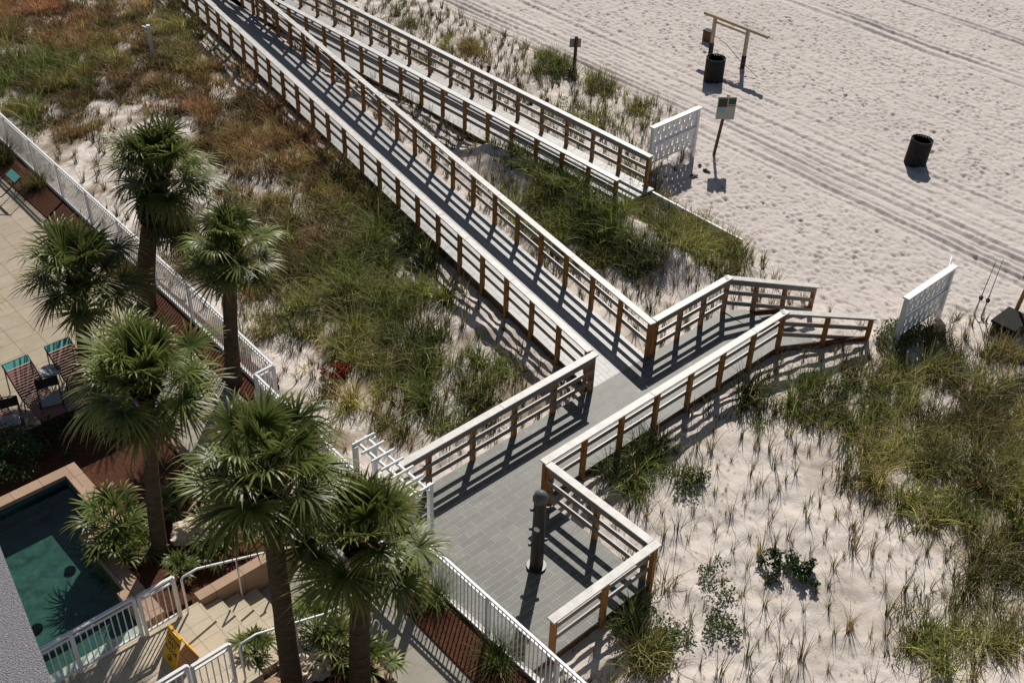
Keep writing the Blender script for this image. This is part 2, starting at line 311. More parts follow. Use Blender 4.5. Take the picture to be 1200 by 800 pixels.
def railing(label,pts,spacing,side=1,z0=-.55,posts='both',capw=.19,group='wooden railings along the boardwalk',skip=()):
    """pts: list of (x,y,zdeck)."""
    t=thing('wooden_railing',label,'railing',(pts[0][0],pts[0][1],pts[0][2]),group)
    cap=MB(); r1=MB(); r2=MB(); r0=MB(); n=0; pp=[]
    for a,b in zip(pts[:-1],pts[1:]):
        A=Vector(a);B=Vector(b); d=(B-A).normalized(); ext=d*capw/2
        up=Vector((0,0,1))
        cap.beam(A-ext*.98+up*1.052,B+ext*.98+up*1.052,capw,.036)
        for mb,z in ((r0,.965),(r1,.66),(r2,.33)): mb.beam(A+up*z,B+up*z,.038,.12,off=side*.075)
        L=(B-A).length; k=max(1,round(L/spacing))
        for i in range(k+1):
            p=A.lerp(B,i/k)
            if all((p-q).length>.3 for q in pp): pp.append(p)
    cp_=cap.build('cap','cap',t,bevel=.006)
    for a,b in zip(pts[:-1],pts[1:]):
        A=Vector(a);B=Vector(b); L=(B-A).length; u=3.3
        while u<L-.5 and u<34: p=A.lerp(B,u/L)+Vector((0,0,1.0705)); d=(B-A).normalized(); jo=MB(); jo.beam(p-d*.004,p+d*.004,capw-.02,.003); jo.build('board_joint','ink',cp_); u+=3.66

    r0.build('top_rail','rail',t,bevel=.004); r1.build('middle_rail','rail',t,bevel=.004); r2.build('bottom_rail','rail',t,bevel=.004)
    for p in pp:
        if n>=70: break
        x,y=P((p.x,p.y,p.z+1)); 
        if not(-60<x<1260 and -80<y<900): continue
        po=MB(); zb=min(ground(p.x,p.y),p.z-.3)-.25
        w=.052; po.box(p.x-w,p.x+w,p.y-w,p.y+w,zb,p.z+1.033); po.build('post','post',t,bevel=.006); n+=1
    return t
CY1=14.12
railing('railing beside the lower left grass, from the white arbor to the ramp',[(9.95,CY1,0),(16.13,CY1,0)],1.16,side=1)
railing('long left railing of the ramp, nearer the palms',[(rampL(14.35),14.35,0),(rampL(YT),YT,0)],1.2,side=1)
railing('long right railing of the ramp, bordering the planted strip between the ramps',[(rampR(14.12)+.02,14.12,0),(rampR(YT),YT,0)],1.2,side=1)
railing('far railing of the beach exit, short level run bending down beside the steps',[(18.35,CY1,0),(21.1,CY1,0),(23.2,12.83,-.5)],.95,side=1)
railing('near railing of the beach exit, long run bending down to the open sand',[(12.81,12.25,0),(20.98,12.25,0),(23.15,11.03,-.5)],1.15,side=-1)
railing('short side railing beside the shower post',[(12.78,12.05,0),(12.78,9.36,0)],1.45,side=1)
railing('short end railing of the platform nearest the picket fence',[(12.78,9.17,0),(10.07,9.17,0)],1.35,side=1)
railing('far railing of the second ramp, meeting the white lattice screen',[(24.40,19.86,0),(24.40,50,0)],1.15,side=-1)
railing('near railing of the second ramp, facing the first ramp',[(22.6,19.5,0),(22.6,50,0)],1.15,side=1)
o=thing('edging_board','pale edging board lying along the grass at the end of the second ramp','edging board',(24.38,18,-.3))
for k,(ya,yb) in enumerate(((16.05,17.35),(17.36,18.6),(18.61,19.55))):
    cb=MB(); cb.beam((24.38,ya,-.22+.01*k),(24.38,yb,-.21+.01*k),.07,.32); cb.build('board','whitew',o)
# ------------------------------------------------------------------ lattice screens
def lattice(label,x0,x1,y,zb,zt,lift):
    t=thing('lattice_screen',label,'screen',((x0+x1)/2,y,zb),'white lattice screens')
    for x in (x0,x1):
        q=MB(); q.box(x-.055,x+.055,y-.055,y+.055,zb-.2,zt-.02); q.build('post','whitew',t,bevel=.006)
    q=MB(); q.box(x0-.09,x1+.09,y-.09,y+.09,zt-.018,zt+.03); q.build('cap','whitew',t,bevel=.006)
    zl=zb+lift; zm=(zl+zt)/2
    q=MB(); q.box(x0+.05,x1-.05,y-.07,y-.002,zm-.03,zm+.03); q.build('middle_rail','whitew',t,bevel=.005)
    q=MB(); hb=[]; 
    rows=[(zm+.03,zt-.02),(zl,zm-.03)]
    for (a,b) in rows:
        h=(b-a)
        zz=[a,a+h*.14,a+h*.43,a+h*.57,a+h*.86,b]
        for i in range(0,5):
            if i in (0,2,4): q.box(x0+.055,x1-.055,y,y+.05,zz[i],zz[i+1])
            else:
                per=.25; offx=0 if i==1 else per/2; x=x0+.055; k=0
                edges=[]; c=x0+.12+offx
                last=x0+.055
                while c+.1<x1-.1:
                    q.box(last,c,y,y+.05,zz[i],zz[i+1]); last=c+.1; c+=per
                q.box(last,x1-.055,y,y+.05,zz[i],zz[i+1])
    q.build('lattice_panel','whitew',t)
    return t
lattice('white lattice screen at the end of the second ramp',25.6,27.75,20.78,-.5,1.25,.45)
lattice('white lattice screen with sign boards leaning behind it, near the fishing rods',23.62,25.78,10.48,-.5,1.25,.4)

# ------------------------------------------------------------------ beach things
def gz(x,y): return ground(x,y)
def trash(label,x,y,rz_=0,tilt=(0,0)):
    z=gz(x,y); t=thing('trash_can',label,'trash can',(x,y,z-.03),'slatted trash cans on the beach'); t.rotation_euler=(tilt[0],tilt[1],rz_); t['rotd']=1
    q=MB(); R=.335
    for k in range(26):
        a=2*PI*k/26; c,s=math.cos(a),math.sin(a); w=.033
        q.add([Vector((R*c,R*s,0))+Vector((-s,c,0))*sx*w+Vector((c,s,0))*o+Vector((0,0,zz)) for o in (0,.022) for sx,zz in ((-1,.02),(1,.02),(1,.9),(-1,.9))],
              [(3,2,1,0),(4,5,6,7),(0,1,5,4),(1,2,6,5),(2,3,7,6),(3,0,4,7)])
    q.build('slats','dark',t)
    q=MB(); n=32; vv=[];ff=[]
    for (r,zz) in ((.325,.03),(.325,.86),(.29,.86),(.27,.1)): vv+=[(r*math.cos(2*PI*k/n),r*math.sin(2*PI*k/n),zz) for k in range(n)]
    for i in range(3): ff+=[(i*n+k,i*n+(k+1)%n,(i+1)*n+(k+1)%n,(i+1)*n+k) for k in range(n)]
    ff.append(tuple(3*n+k for k in range(n)))
    q.add(vv,ff); q.build('liner','black',t)
    for zz in (.9,.14):
        q=MB(); q.tube([(.35*math.cos(2*PI*k/28),.35*math.sin(2*PI*k/28),zz) for k in range(29)],.016,6,False); q.build('hoop','dark',t)
trash('dark slatted trash can leaning alone on the open sand, right of the others',33.25,15.82,.3,(.05,.04))
trash('dark slatted trash can standing in front of the timber stand',32.95,24.2)
t=thing('timber_goalpost','pale timber stand of two posts and a long crossbeam behind a trash can','timber stand',(34.6,25,-.5))
for y in (25.72,24.15):
    q=MB(); q.box(34.55,34.66,y-.055,y+.055,-.7,1.0); pst=q.build('post','wood',t)
    q=MB(); q.box(34.54,34.67,y-.065,y+.065,-.68,.02); q.build('wrap','dark',pst)
q=MB(); q.box(34.54,34.67,23.2,26.25,1.0,1.1); q.build('crossbeam','wood',t,bevel=.01)
q=MB(); q.box(34.59,34.63,24.2,25.68,.82,.9); q.build('brace','wood',t)
q=MB(); q.tube([(34.6,25.8,.35),(34.5,25.0,.25),(34.4,24.2,-.1),(34.3,23.2,-.42)],.012,5); tag(q.build('rope','rope'),'thin rope slung from the timber stand down to the sand','rope')
gp=G(829,46,-.45); q=MB(); q.box(gp[0]-.13,gp[0]+.13,gp[1]-.17,gp[1]+.17,-.52,-.12); tt=thing('box','small brown box on the sand beside the timber stand','box',(gp[0],gp[1],-.5)); q.build('body','fascia',tt,bevel=.02)
q=MB(); q.box(gp[0]-.15,gp[0]+.15,gp[1]-.19,gp[1]+.19,-.118,-.08); q.build('lid','dark',tt,bevel=.01)

def board(t,c,w,h,th,facing,matn,name='sign_plate',pr=0):
    """upright board centred at c whose normal is the horizontal angle facing"""
    nrm=Vector((math.cos(facing),math.sin(facing),0)); r=Vector((0,0,1)).cross(nrm); u=Vector((0,0,1)); c=Vector(c)+nrm*pr
    v=[c+r*a*w/2+u*b*h/2+nrm*d for d in (-th/2,th/2) for a,b in ((-1,-1),(1,-1),(1,1),(-1,1))]
    q=MB(); q.add(v,[(3,2,1,0),(4,5,6,7),(0,1,5,4),(1,2,6,5),(2,3,7,6),(3,0,4,7)]); return q.build(name,matn,t)
CAMF=math.atan2(-F_[1],-F_[0])
# info sign, leaning
sx,sy=28.4,20.42; t=thing('sign_post','tilted brown post carrying a beach information sign, near the lattice screen','sign',(sx,sy,-.5))
q=MB(); q.beam((sx,sy,-.75),(sx+.16,sy-.14,1.62),.085,.085); q.build('post','fascia',t)
fc=CAMF+.05; tc=Vector((sx+.13,sy-.12,1.22))
sp_=board(t,tc,.60,.78,.02,fc,'paper',pr=.07)
nrm=Vector((math.cos(fc),math.sin(fc),0)); rr=Vector((0,0,1)).cross(nrm)
for (a,b,w_,h_,mm,nm) in ((-.13,.19,.28,.30,'brownp','photo_print'),(.17,.24,.24,.2,'greenp','photo_print'),(-.16,-.08,.22,.14,'bluep','map_print'),(.15,.09,.26,.02,'brownp','printed_line')):
    board(sp_,tc+rr*a+Vector((0,0,b)),w_,h_,.003,fc,mm,nm,pr=.084)
q=MB()
for k,zz in enumerate((-.2,-.25,-.3)): 
    put_text(q,'BEACH ACCESS' if k==0 else 'enjoy the sand and keep it clean',.07 if k==0 else .03,tc+nrm*.084+Vector((0,0,zz)),rr,(0,0,1)) if False else None
# small sign seen from behind
sx,sy=29.19,27.77; t=thing('sign_post','short dark post with a small blank-backed sign at the dune edge','sign',(sx,sy,-.45))
q=MB(); q.beam((sx,sy,-.7),(sx+.03,sy,.98),.09,.09); q.build('post','fascia',t)
board(t,(sx,sy,.72),.42,.34,.02,CAMF+PI+.1,'grey',pr=.07)
# right edge sign
b0=G(1183,378,-.4); sx,sy=b0[0],b0[1]; t=thing('sign_post','wooden stake with a pale square plate at the right edge above the black bin','sign',(sx,sy,-.4))
tp=G(1199,308,1.1); 
q=MB(); q.beam((sx,sy,-.7),(sx+.12,sy-.12,1.35),.08,.08); q.build('post','post',t)
board(t,(sx+.12,sy-.12,1.15),.42,.40,.02,CAMF+PI*.9,'grey',pr=.06)
# sign boards behind lattice 2
t=thing('sign_board','white board with a black panel leaning behind the lattice screen','sign',(26.1,10.95,-.5))
bc=Vector((26.22,10.78,.32)); fc=math.radians(-66)
board(t,bc,.62,1.5,.03,fc,'whitew','backing_board')
board(t,bc+Vector((0,0,.2)),.46,.95,.012,fc,'black','black_panel',pr=.025)
nrm=Vector((math.cos(fc),math.sin(fc),0)); rr=Vector((0,0,1)).cross(nrm); u=Vector((0,0,1))
for cz,r in ((.5,.17),(.02,.07)):
    q=MB(); q.tube([bc+nrm*.034+rr*r*math.cos(a)+u*(cz+r*math.sin(a)) for a in np.linspace(0,2*PI,25)],.012,5,False); q.build('ring_mark','whitew',t)
# rods
for k,(a,b,lab) in enumerate((((1141,369),(1168,304),'left of the two fishing rods standing in the sand by the bin'),((1149,374),(1176,303),'right of the two fishing rods standing in the sand by the bin'))):
    p=G(*a,-.5); 
    # tip straight above with slight lean
    zt=1.75; tpt=G(*b,zt); tt_=Vector((p[0]+(tpt[0]-p[0])*.35,p[1]+(tpt[1]-p[1])*.35,zt)) if False else Vector(tuple(G(b[0],b[1],1.55)))
    base=Vector((p[0],p[1],-.55)); t=thing('fishing_rod',lab,'fishing rod',tuple(base),'fishing rods')
    q=MB(); q.tube([base,base.lerp(tt_,.5),tt_],[.018,.012,.006],6); q.build('rod','bronze',t)
    rc=base.lerp(tt_,.33); q=MB(); q.tube([rc+Vector((.02,0,-.03)),rc+Vector((.10,0.03,-.03))],[.05,.06],10); q.build('reel','black',t)
    q=MB(); q.tube([base+Vector((.0,0,-.1)),base.lerp(tt_,.2)],.028,8); q.build('holder','grey',t)
# black bin
p=G(1178,392,-.4); t=thing('storage_bin','black lidded storage bin half hidden in dune grass at the right edge','bin',(p[0],p[1],-.4))
q=MB(); q.box(p[0]-.38,p[0]+.5,p[1]-.33,p[1]+.3,-.55,.02); q.build('body','dark',t,bevel=.03)
q=MB(); q.box(p[0]-.42,p[0]+.54,p[1]-.37,p[1]+.34,.022,.1); q.build('lid','black',t,bevel=.03)
# sandals
for i,(a,b,lab) in enumerate(((820,193,'dark sandal nearest the lattice screen, left of its pair'),(828,200,'dark sandal lying just right of its pair'),(813,206,'brown sandal lying flat on the sand below the others'))):
    x,y=G(a,b+1,-.48)[:2]; z=gz(x,y)+.02; an=.6+i; t=thing('sandal',lab,'sandal',(x,y,z),'sandals left on the sand')
    q=MB(); pl=[(math.cos(t_)*.15*(1),math.sin(t_)*(.055+.012*math.cos(t_))) for t_ in np.linspace(0,2*PI,17)[:-1]]
    pl=[(x+c*math.cos(an)-s*math.sin(an),y+c*math.sin(an)+s*math.cos(an)) for c,s in pl]; q.prism(pl,z,z+.03); q.build('sole','black' if i<2 else 'fascia',t)
    q=MB(); q.tube([(x+.05*math.cos(an)-s*math.sin(an),y+.05*math.sin(an)+s*math.cos(an),z+.03+.04*math.cos(s/.055*PI/2)) for s in (-.055,-.03,0,.03,.055)],.014,6); q.build('strap','black',t)
# pale utility post in the dune
p=G(180,70,-.1); t=thing('utility_post','thin pale pipe post with a small cap standing in the brown dune scrub','post',(p[0],p[1],-.2))
q=MB(); q.tube([(p[0],p[1],-.4),(p[0],p[1],1.15)],.07,10); q.build('pipe','concrete',t)
q=MB(); q.tube([(p[0],p[1],1.1),(p[0],p[1],1.2)],.075,10); q.build('cap','white',t)
q=MB(); q.beam((p[0]-.02,p[1],1.05),(p[0]-.16,p[1]+.16,1.13),.08,.09); q.build('fitting','grey',t)
# small dark lights/balls beside second ramp
for i,(a,b) in enumerate(((573,85),(574,110),(608,103),(641,120),(622,124))):
    x,y=G(a,b,-.25)[:2]; z=gz(x,y); q=MB(); q.tube([(x,y,z-.05),(x,y,z+.03),(x,y,z+.08),(x,y,z+.12)],[.05,.075,.07,.03],10)
    tag(q.build('float_ball','black',smooth=True),'small round black float lying in the sand beside the far ramp railing','float','black floats beside the ramp')

# ------------------------------------------------------------------ outdoor shower
x,y=11.35,10.93; t=thing('shower_post','dark round shower post with domed top standing on the grey platform','shower post',(x,y,0))
q=MB(); q.tube([(x,y,.03),(x,y,1.0),(x,y,1.86)],[.135,.128,.12],24); q.build('column','bronze',t,smooth=False)
q=MB(); q.tube([(x,y,1.86),(x,y,1.93),(x,y,2.02),(x,y,2.07),(x,y,2.085)],[.15,.15,.12,.06,.01],24); q.build('dome','dome',t,smooth=True)
q=MB(); q.tube([(x,y,.004),(x,y,.05)],.2,20); q.build('base_plate','bronze',t)
for (a,z) in ((2.6,1.62),(2.6,1.1),(-.6,1.62),(.9,1.4),(-.6,.75),(2.6,.65)):
    c,s=math.cos(a),math.sin(a); q=MB(); q.tube([(x+c*.1,y+s*.1,z),(x+c*.19,y+s*.19,z+.01)],[.045,.03],10); q.build('spray_nozzle' if z>1 else 'push_valve','bronze',t)
fc=CAMF-.35; c=Vector((x+math.cos(fc)*.129,y+math.sin(fc)*.129,1.18)); q=MB(); n_=Vector((math.cos(fc),math.sin(fc),0)); r=Vector((0,0,1)).cross(n_)
q.add([c+r*.065*math.cos(a)+Vector((0,0,1))*.065*math.sin(a) for a in np.linspace(0,2*PI,17)[:-1]],[tuple(range(16))]); q.build('label_disc','whitew',t)

# ------------------------------------------------------------------ white picket fences
def picket(label,pts,zb=0,h=1.2,spacing=.105,bay=1.85,group='white picket fences'):
    t=thing('picket_fence',label,'fence',(pts[0][0],pts[0][1],zb),group)
    tr_=MB();br=MB();pk=MB(); pp=[]
    for a,b in zip(pts[:-1],pts[1:]):
        A=Vector((*a,zb));B=Vector((*b,zb)); up=Vector((0,0,1)); L=(B-A).length; d=(B-A)/L
        tr_.beam(A+up*h,B+up*h,.05,.04); tr_.beam(A+up*(h-.11),B+up*(h-.11),.038,.03); br.beam(A+up*.11,B+up*.11,.038,.03)
        n=int(L/spacing)
        for i in range(1,n):
            p=A+d*(i*L/n); pk.beam(p+up*.05,p+up*(h-.02),.019,.019,up=(d.x,d.y,0))
        k=max(1,round(L/bay))
        for i in range(k+1):
            p=A.lerp(B,i/k)
            if all((p-q).length>.1 for q in pp): pp.append(p)
    tr_.build('top_rail','white',t); br.build('bottom_rail','white',t); pk.build('picket_panel','white',t)
    for p in pp:
        q=MB(); q.box(p.x-.032,p.x+.032,p.y-.032,p.y+.032,zb-.05,zb+h-.015); q.build('post','white',t)
    return t
picket('white picket fence along the platform and mulch strip, from the gate to the bottom edge',[(9.42,12.05),(9.40,3.0)])
fp=[(9.55,14.3),(9.70,18.4),(10.18,18.42),(10.35,22.5),(10.66,34),(10.9,44)]
picket('long white picket fence behind the palms with a short jog in it',fp)
# solid-looking weathered board wall behind front fence bays
q=MB(); q.box(9.455,9.535,3,12.0,-.9,.06); tag(q.build('kerb','concrete'),'pale concrete kerb at the foot of the front picket fence','kerb')
q=MB(); 
for a,b in zip(fp[:-1],fp[1:]): q.beam((a[0]+.02,a[1],-.4),(b[0]+.02,b[1],-.4),.12,.96)
tag(q.build('kerb','concrete'),'pale concrete kerb at the foot of the long back picket fence','kerb')
# arbor
t=thing('arbor','white slatted arbor over the pool gate at the end of the railing','arbor',(9.65,13.1,0))
for x in (9.42,9.86):
    for y in (14.2,12.42):
        q=MB(); q.box(x-.045,x+.045,y-.045,y+.045,0,2.12); q.build('post','white',t)
for x in (9.53,9.75):
    q=MB(); q.box(x-.02,x+.02,12.3,14.32,2.06,2.13); q.build('beam','white',t)
yy=14.23
while yy>12.3:
    q=MB(); q.beam((9.37,yy,2.15),(9.92,yy,2.15),.045,.055); q.build('rafter','white',t,bevel=.01); yy-=.31
# gate with cut-out lettering
t=thing('pool_gate','white barred pool gate under the arbor, mostly hidden by a palm','gate',(9.36,13.1,0))
gx_=9.34; q=MB()
for y in (12.12,14.05): q.box(gx_-.03,gx_+.03,y-.03,y+.03,.05,1.5)
for z in (.15,1.15,1.47): q.box(gx_-.02,gx_+.02,12.15,14.02,z-.02,z+.02)
q.build('frame','white',t); q=MB()
for i in range(1,15): q.box(gx_-.01,gx_+.01,12.12+i*.1287-.01,12.12+i*.1287+.01,.17,1.13)
q.build('bars','white',t)
def cut_panel(name,parent,xp,yc,zc,w,h):
    cu=bpy.data.curves.new(name,'CURVE'); cu.dimensions='2D'; cu.fill_mode='BOTH'; cu.extrude=.006
    ft=bpy.data.curves.new('t','FONT'); ft.body='AQUA'; ft.size=.30; ft.align_x='CENTER'; ft.align_y='CENTER'
    # take outlines of the letters from the triangulated text mesh
    o=bpy.data.objects.new('t',ft); C.objects.link(o); dg=bpy.context.evaluated_depsgraph_get(); me=bpy.data.meshes.new_from_object(o.evaluated_get(dg)); bpy.data.objects.remove(o)
    from collections import Counter
    cnt=Counter()
    for p in me.polygons:
        vs_=list(p.vertices)
        for a,b in zip(vs_,vs_[1:]+vs_[:1]): cnt[(min(a,b),max(a,b))]+=1
    nb={}
    # merge duplicates by position
    key={i:(round(v.co.x,5),round(v.co.y,5)) for i,v in enumerate(me.vertices)}
    cnt=Counter()
    for p in me.polygons:
        vs_=[key[i] for i in p.vertices]
        for a,b in zip(vs_,vs_[1:]+vs_[:1]): cnt[(min(a,b),max(a,b))]+=1
    for (a,b),c in cnt.items():
        if c==1: nb.setdefault(a,[]).append(b); nb.setdefault(b,[]).append(a)
    loops=[]; seen=set()
    for s in nb:
        if s in seen: continue
        lp=[s]; seen.add(s); cur=s
        while True:
            nx_=[x for x in nb[cur] if x not in seen]
            if not nx_: break
            cur=nx_[0]; seen.add(cur); lp.append(cur)
        loops.append(lp)
    loops=[[(x,y-.14) for x,y in l] for l in loops]
    rad=.10; loops.append([(-.0+rad*math.cos(a),.2+rad*math.sin(a)) for a in np.linspace(0,2*PI,25)[:-1]]); loops.append([(.035+.06*math.cos(a),.2+.06*math.sin(a)) for a in np.linspace(0,2*PI,21)[:-1]])
    loops.append([(-w/2,-h/2),(w/2,-h/2),(w/2,h/2),(-w/2,h/2)])
    for l in loops:
        sp=cu.splines.new('POLY'); sp.points.add(len(l)-1); sp.use_cyclic_u=True
        for k,(a,b) in enumerate(l): sp.points[k].co=(a,b,0,1)
    o=bpy.data.objects.new('t',cu); C.objects.link(o); dg=bpy.context.evaluated_depsgraph_get(); me=bpy.data.meshes.new_from_object(o.evaluated_get(dg)); bpy.data.objects.remove(o)
    v=[(xp-b_.co.z, yc-b_.co.x, zc+b_.co.y) for b_ in me.vertices]; q=MB(); q.add(v,[tuple(p.vertices) for p in me.polygons]); return q.build(name,'white',parent)
cut_panel('name_panel',t,9.36,12.98,1.53,1.05,.72)

# ------------------------------------------------------------------ pool side
def slab(name,mats,x0,x1,y0,y1,z0,z1): return struct(MB().box(x0,x1,y0,y1,z0,z1).build(name,mats))
slab('pool_deck','paver',-6,9.74,21.3,60,-.4,0)
slab('walkway','walk',7.72,9.74,19.0,21.298,-.4,-.001)
slab('walkway','walk',7.72,9.19,14.0,18.998,-.4,-.001)
slab('walkway','walk',6.79,9.4,12.0,13.998,-.4,-.002)
slab('walkway','walk',7.45,9.4,-2,11.998,-.4,-.003)
slab('mulch_bed','mulch',9.75,10.6,19.0,60,-.5,.03)
slab('mulch_bed','mulch',9.2,9.98,15.2,18.98,-.5,.02)
struct(MB().prism([(9.38,3),(9.38,12.0),(9.0,12.0),(8.66,11.75),(8.6,9.6),(8.35,3)],.0,.035).build('mulch_bed','mulch'))
slab('mulch_bed','mulch',-4,7.70,19.15,21.28,-.5,.02)
slab('mulch_bed','mulch',5.62,7.5,14.25,19.13,-.5,.24)
slab('mulch_bed','mulch',3.0,7.3,5,11.72,-.5,.24)
# steps down from the spa terrace
t=thing('steps','beige tiled steps descending from the spa terrace to the walkway','steps',(6.2,13,0))
for i,(a,b,z) in enumerate(((5.65,6.03,.45),(6.03,6.41,.3),(6.41,6.785,.15))):
    q=MB(); q.box(a+.001,b,12.06,14.0,-.3,z); q.build('tread','step',t)
slab('spa_terrace','step',-4,5.648,11.9,14.05,-.3,.6)
# planter walls and coping
def wallbox(label,x0,x1,y0,y1,z0,z1,m='coping'): return tag(MB().box(x0,x1,y0,y1,z0,z1).build('planter_wall',m),label,'wall','terracotta planter walls')
wallbox('terracotta wall between the steps and the rock garden',5.66,7.74,14.02,14.24,-.3,.64)
wallbox('terracotta planter edge beside the narrow walkway, behind the pale rocks',7.51,7.71,14.245,19.1,-.3,.3)
wallbox('low terracotta kerb right of the lower handrail',5.3,7.3,11.74,11.96,-.3,.32)
wallbox('low terracotta kerb along the walkway at the bottom of the picture',7.305,7.43,5,11.96,-.3,.32)
# spa
slab('spa_floor','pebble',-2,5.7,14.2,19.1,-.6,-.2)
t=thing('spa_pool','turquoise spa pool with tan tiled coping','pool',(4,16.5,.4))
def cop(x0,x1,y0,y1,z1=.6): MB().box(x0,x1,y0,y1,-.25,z1).build('coping','coping',t)
cop(-2,5.6,18.75,19.02); cop(5.28,5.6,17.05,18.748); cop(4.75,5.6,16.75,17.048,.602); cop(4.75,5.05,15.2,16.748); cop(4.6,5.05,14.25,15.198,.603)
MB().box(5.052,5.6,14.25,16.748,-.2,.5).build('planter_fill','mulch',t)
MB().box(-2,4.598,14.06,14.3,-.3,.58).build('end_wall','pebble',t)
q=MB()
cx_,cy_=3.4,19.4; arc=[(cx_+4.3*math.cos(a),cy_+4.3*math.sin(a)) for a in np.linspace(-2.05,-.98,18)]
q.prism([(-1.9,14.31),(4.59,14.31),(4.59,15.4)]+[p for p in arc[::-1] if p[1]>14.35 and p[0]<4.55]+[(-1.9,15.6)],-.198,.12); q.build('bench','pebble',t)
q=MB(); q.tube([(a,b,.12) for a,b in arc if b>14.4 and a<4.5],.09,6); q.build('bench_edge','spatile',t)
q=MB(); q.box(-2,5.28,18.70,18.749,.0,.5); q.box(5.24,5.279,17.05,18.7,.0,.5); q.build('waterline_tile','spatile',t)
for a,b in ((85,587),(53,606),(82,667),(43,735)):
    p=G(a,b,-.15); q=MB(); q.tube([(p[0],p[1],-.19),(p[0],p[1],-.15)],.11,14); q.build('drain','black',t)
q=MB(); q.box(-1.99,5.279,14.301,18.70,.40,.42)
wm=MB().add([(-1.99,14.3,.42),(5.28,14.3,.42),(5.28,18.75,.42),(-1.99,18.75,.42)],[(0,1,2,3)]).build('spa_water','water'); struct(wm)
# guard rails
def guard(label,x0,x1,y,z,bays):
    t=thing('guard_rail',label,'railing',(x0,y,z),'white guard rails of the spa terrace')
    tr_=MB(); tr_.beam((x0,y,z+1.05),(x1,y,z+1.05),.06,.045); tr_.build('top_rail','white',t)
    tr_=MB(); tr_.beam((x0,y,z+.93),(x1,y,z+.93),.035,.03); tr_.build('middle_rail','white',t)
    tr_=MB(); tr_.beam((x0,y,z+.1),(x1,y,z+.1),.035,.03); tr_.build('bottom_rail','white',t)
    q=MB(); n=int((x1-x0)/.11)
    for i in range(1,n): xx=x0+(x1-x0)*i/n; q.box(xx-.009,xx+.009,y-.009,y+.009,z+.1,z+.93)
    q.build('baluster_panel','white',t)
    for i in range(bays+1):
        xx=x0+(x1-x0)*i/bays; q=MB(); q.box(xx-.03,xx+.03,y-.03,y+.03,z,z+1.04); q.build('post','white',t)
guard('white guard rail beside the turquoise pool, far left bays',1.0,4.47,13.99,.6,3)
guard('short white guard rail bay between the pool and the upper handrail',4.55,5.22,13.96,.6,1)
guard('white guard rail at the bottom edge beside the yellow sign, left bay',3.2,4.45,12.12,.6,1)
guard('white guard rail bay between the yellow sign and the lower handrail',4.5,5.2,12.05,.6,1)
for y,lab in ((13.93,'white pipe handrail along the planter wall side of the steps'),(11.99,'white pipe handrail on the palm side of the steps')):
    t=thing('handrail',lab,'handrail',(5.4,y,.6),'white handrails of the steps')
    q=MB(); q.tube([(5.36,y,.62),(5.36,y,1.5),(5.40,y,1.55),(5.68,y,1.56),(7.05,y,1.0),(7.35,y,.95)],.022,8); q.build('pipe','white',t,smooth=True)
    for xx,zt in ((6.45,1.24),(7.3,.95)):
        q=MB(); q.tube([(xx,y,0 if xx>6.8 else .15),(xx,y,zt)],.018,8); q.build('post','white',t)
# wet floor sign
t=thing('floor_sign','yellow folding caution wet floor sign on the spa terrace','floor sign',(4.76,13.15,.6))
y0,y1=12.93,13.37; xt=4.76; zt=1.25
for s,(xb,) in ((-1,(4.53,)),(1,(5.0,))):
    q=MB(); a=Vector((xb,(y0+y1)/2,.6)); b=Vector((xt+s*.012,(y0+y1)/2,zt)); q.beam(a,b,.44,.018,up=(-1 if s<0 else 1,0,.3)); 
    o=q.build('front_panel' if s<0 else 'back_panel','yellow',t,bevel=.004)
q=MB(); q.box(xt-.025,xt+.025,y0+.02,y0+.13,zt-.01,zt+.035); q.box(xt-.025,xt+.025,y1-.13,y1-.02,zt-.01,zt+.035); q.build('hinge','yellow',t)
q=MB(); up=(Vector((xt,0,zt))-Vector((4.53,0,.6))).normalized(); nn=Vector((0,-1,0)).cross(up)
for txt,sz,f in (('CAUTION',.1,.80),('WET',.13,.62),('FLOOR',.12,.45)): 
    o_=Vector((4.53,13.15,.6)).lerp(Vector((xt-.012,13.15,zt)),f)+nn*.0125; put_text(q,txt,sz,o_,(0,-1,0),up)
q.build('lettering','ink',t)
q=MB(); o_=Vector((4.53,13.15,.6)).lerp(Vector((xt-.012,13.15,zt)),.22)+nn*.013; r_v=Vector((0,-1,0))
q.tube([o_+r_v*.06*math.cos(a)+up*.06*math.sin(a) for a in np.linspace(0,2*PI,17)],.006,4,False); q.beam(o_+up*.03,o_-up*.02+r_v*.02,.02,.006,up=nn); q.beam(o_-up*.02+r_v*.02,o_-up*.045-r_v*.03,.012,.006,up=nn); q.build('pictogram','ink',t)
# balcony ledge of the hotel, close below the camera
a=G(-2,634,11); b=G(64,806,11); a=Vector(a);b=Vector(b); d=(b-a).normalized(); nrm=Vector((-d.y,d.x,0)); nrm=nrm if nrm.x<0 else -nrm
q=MB(); pA=a-d*1.2;pB=b+d*3; pts=[pA,pB,pB+nrm*1.2,pA+nrm*1.2]; q.prism([(p.x,p.y) for p in pts],0,11)
tag(q.build('building_wall','stucco'),'grey speckled stucco corner of the hotel at the lower left edge','wall')

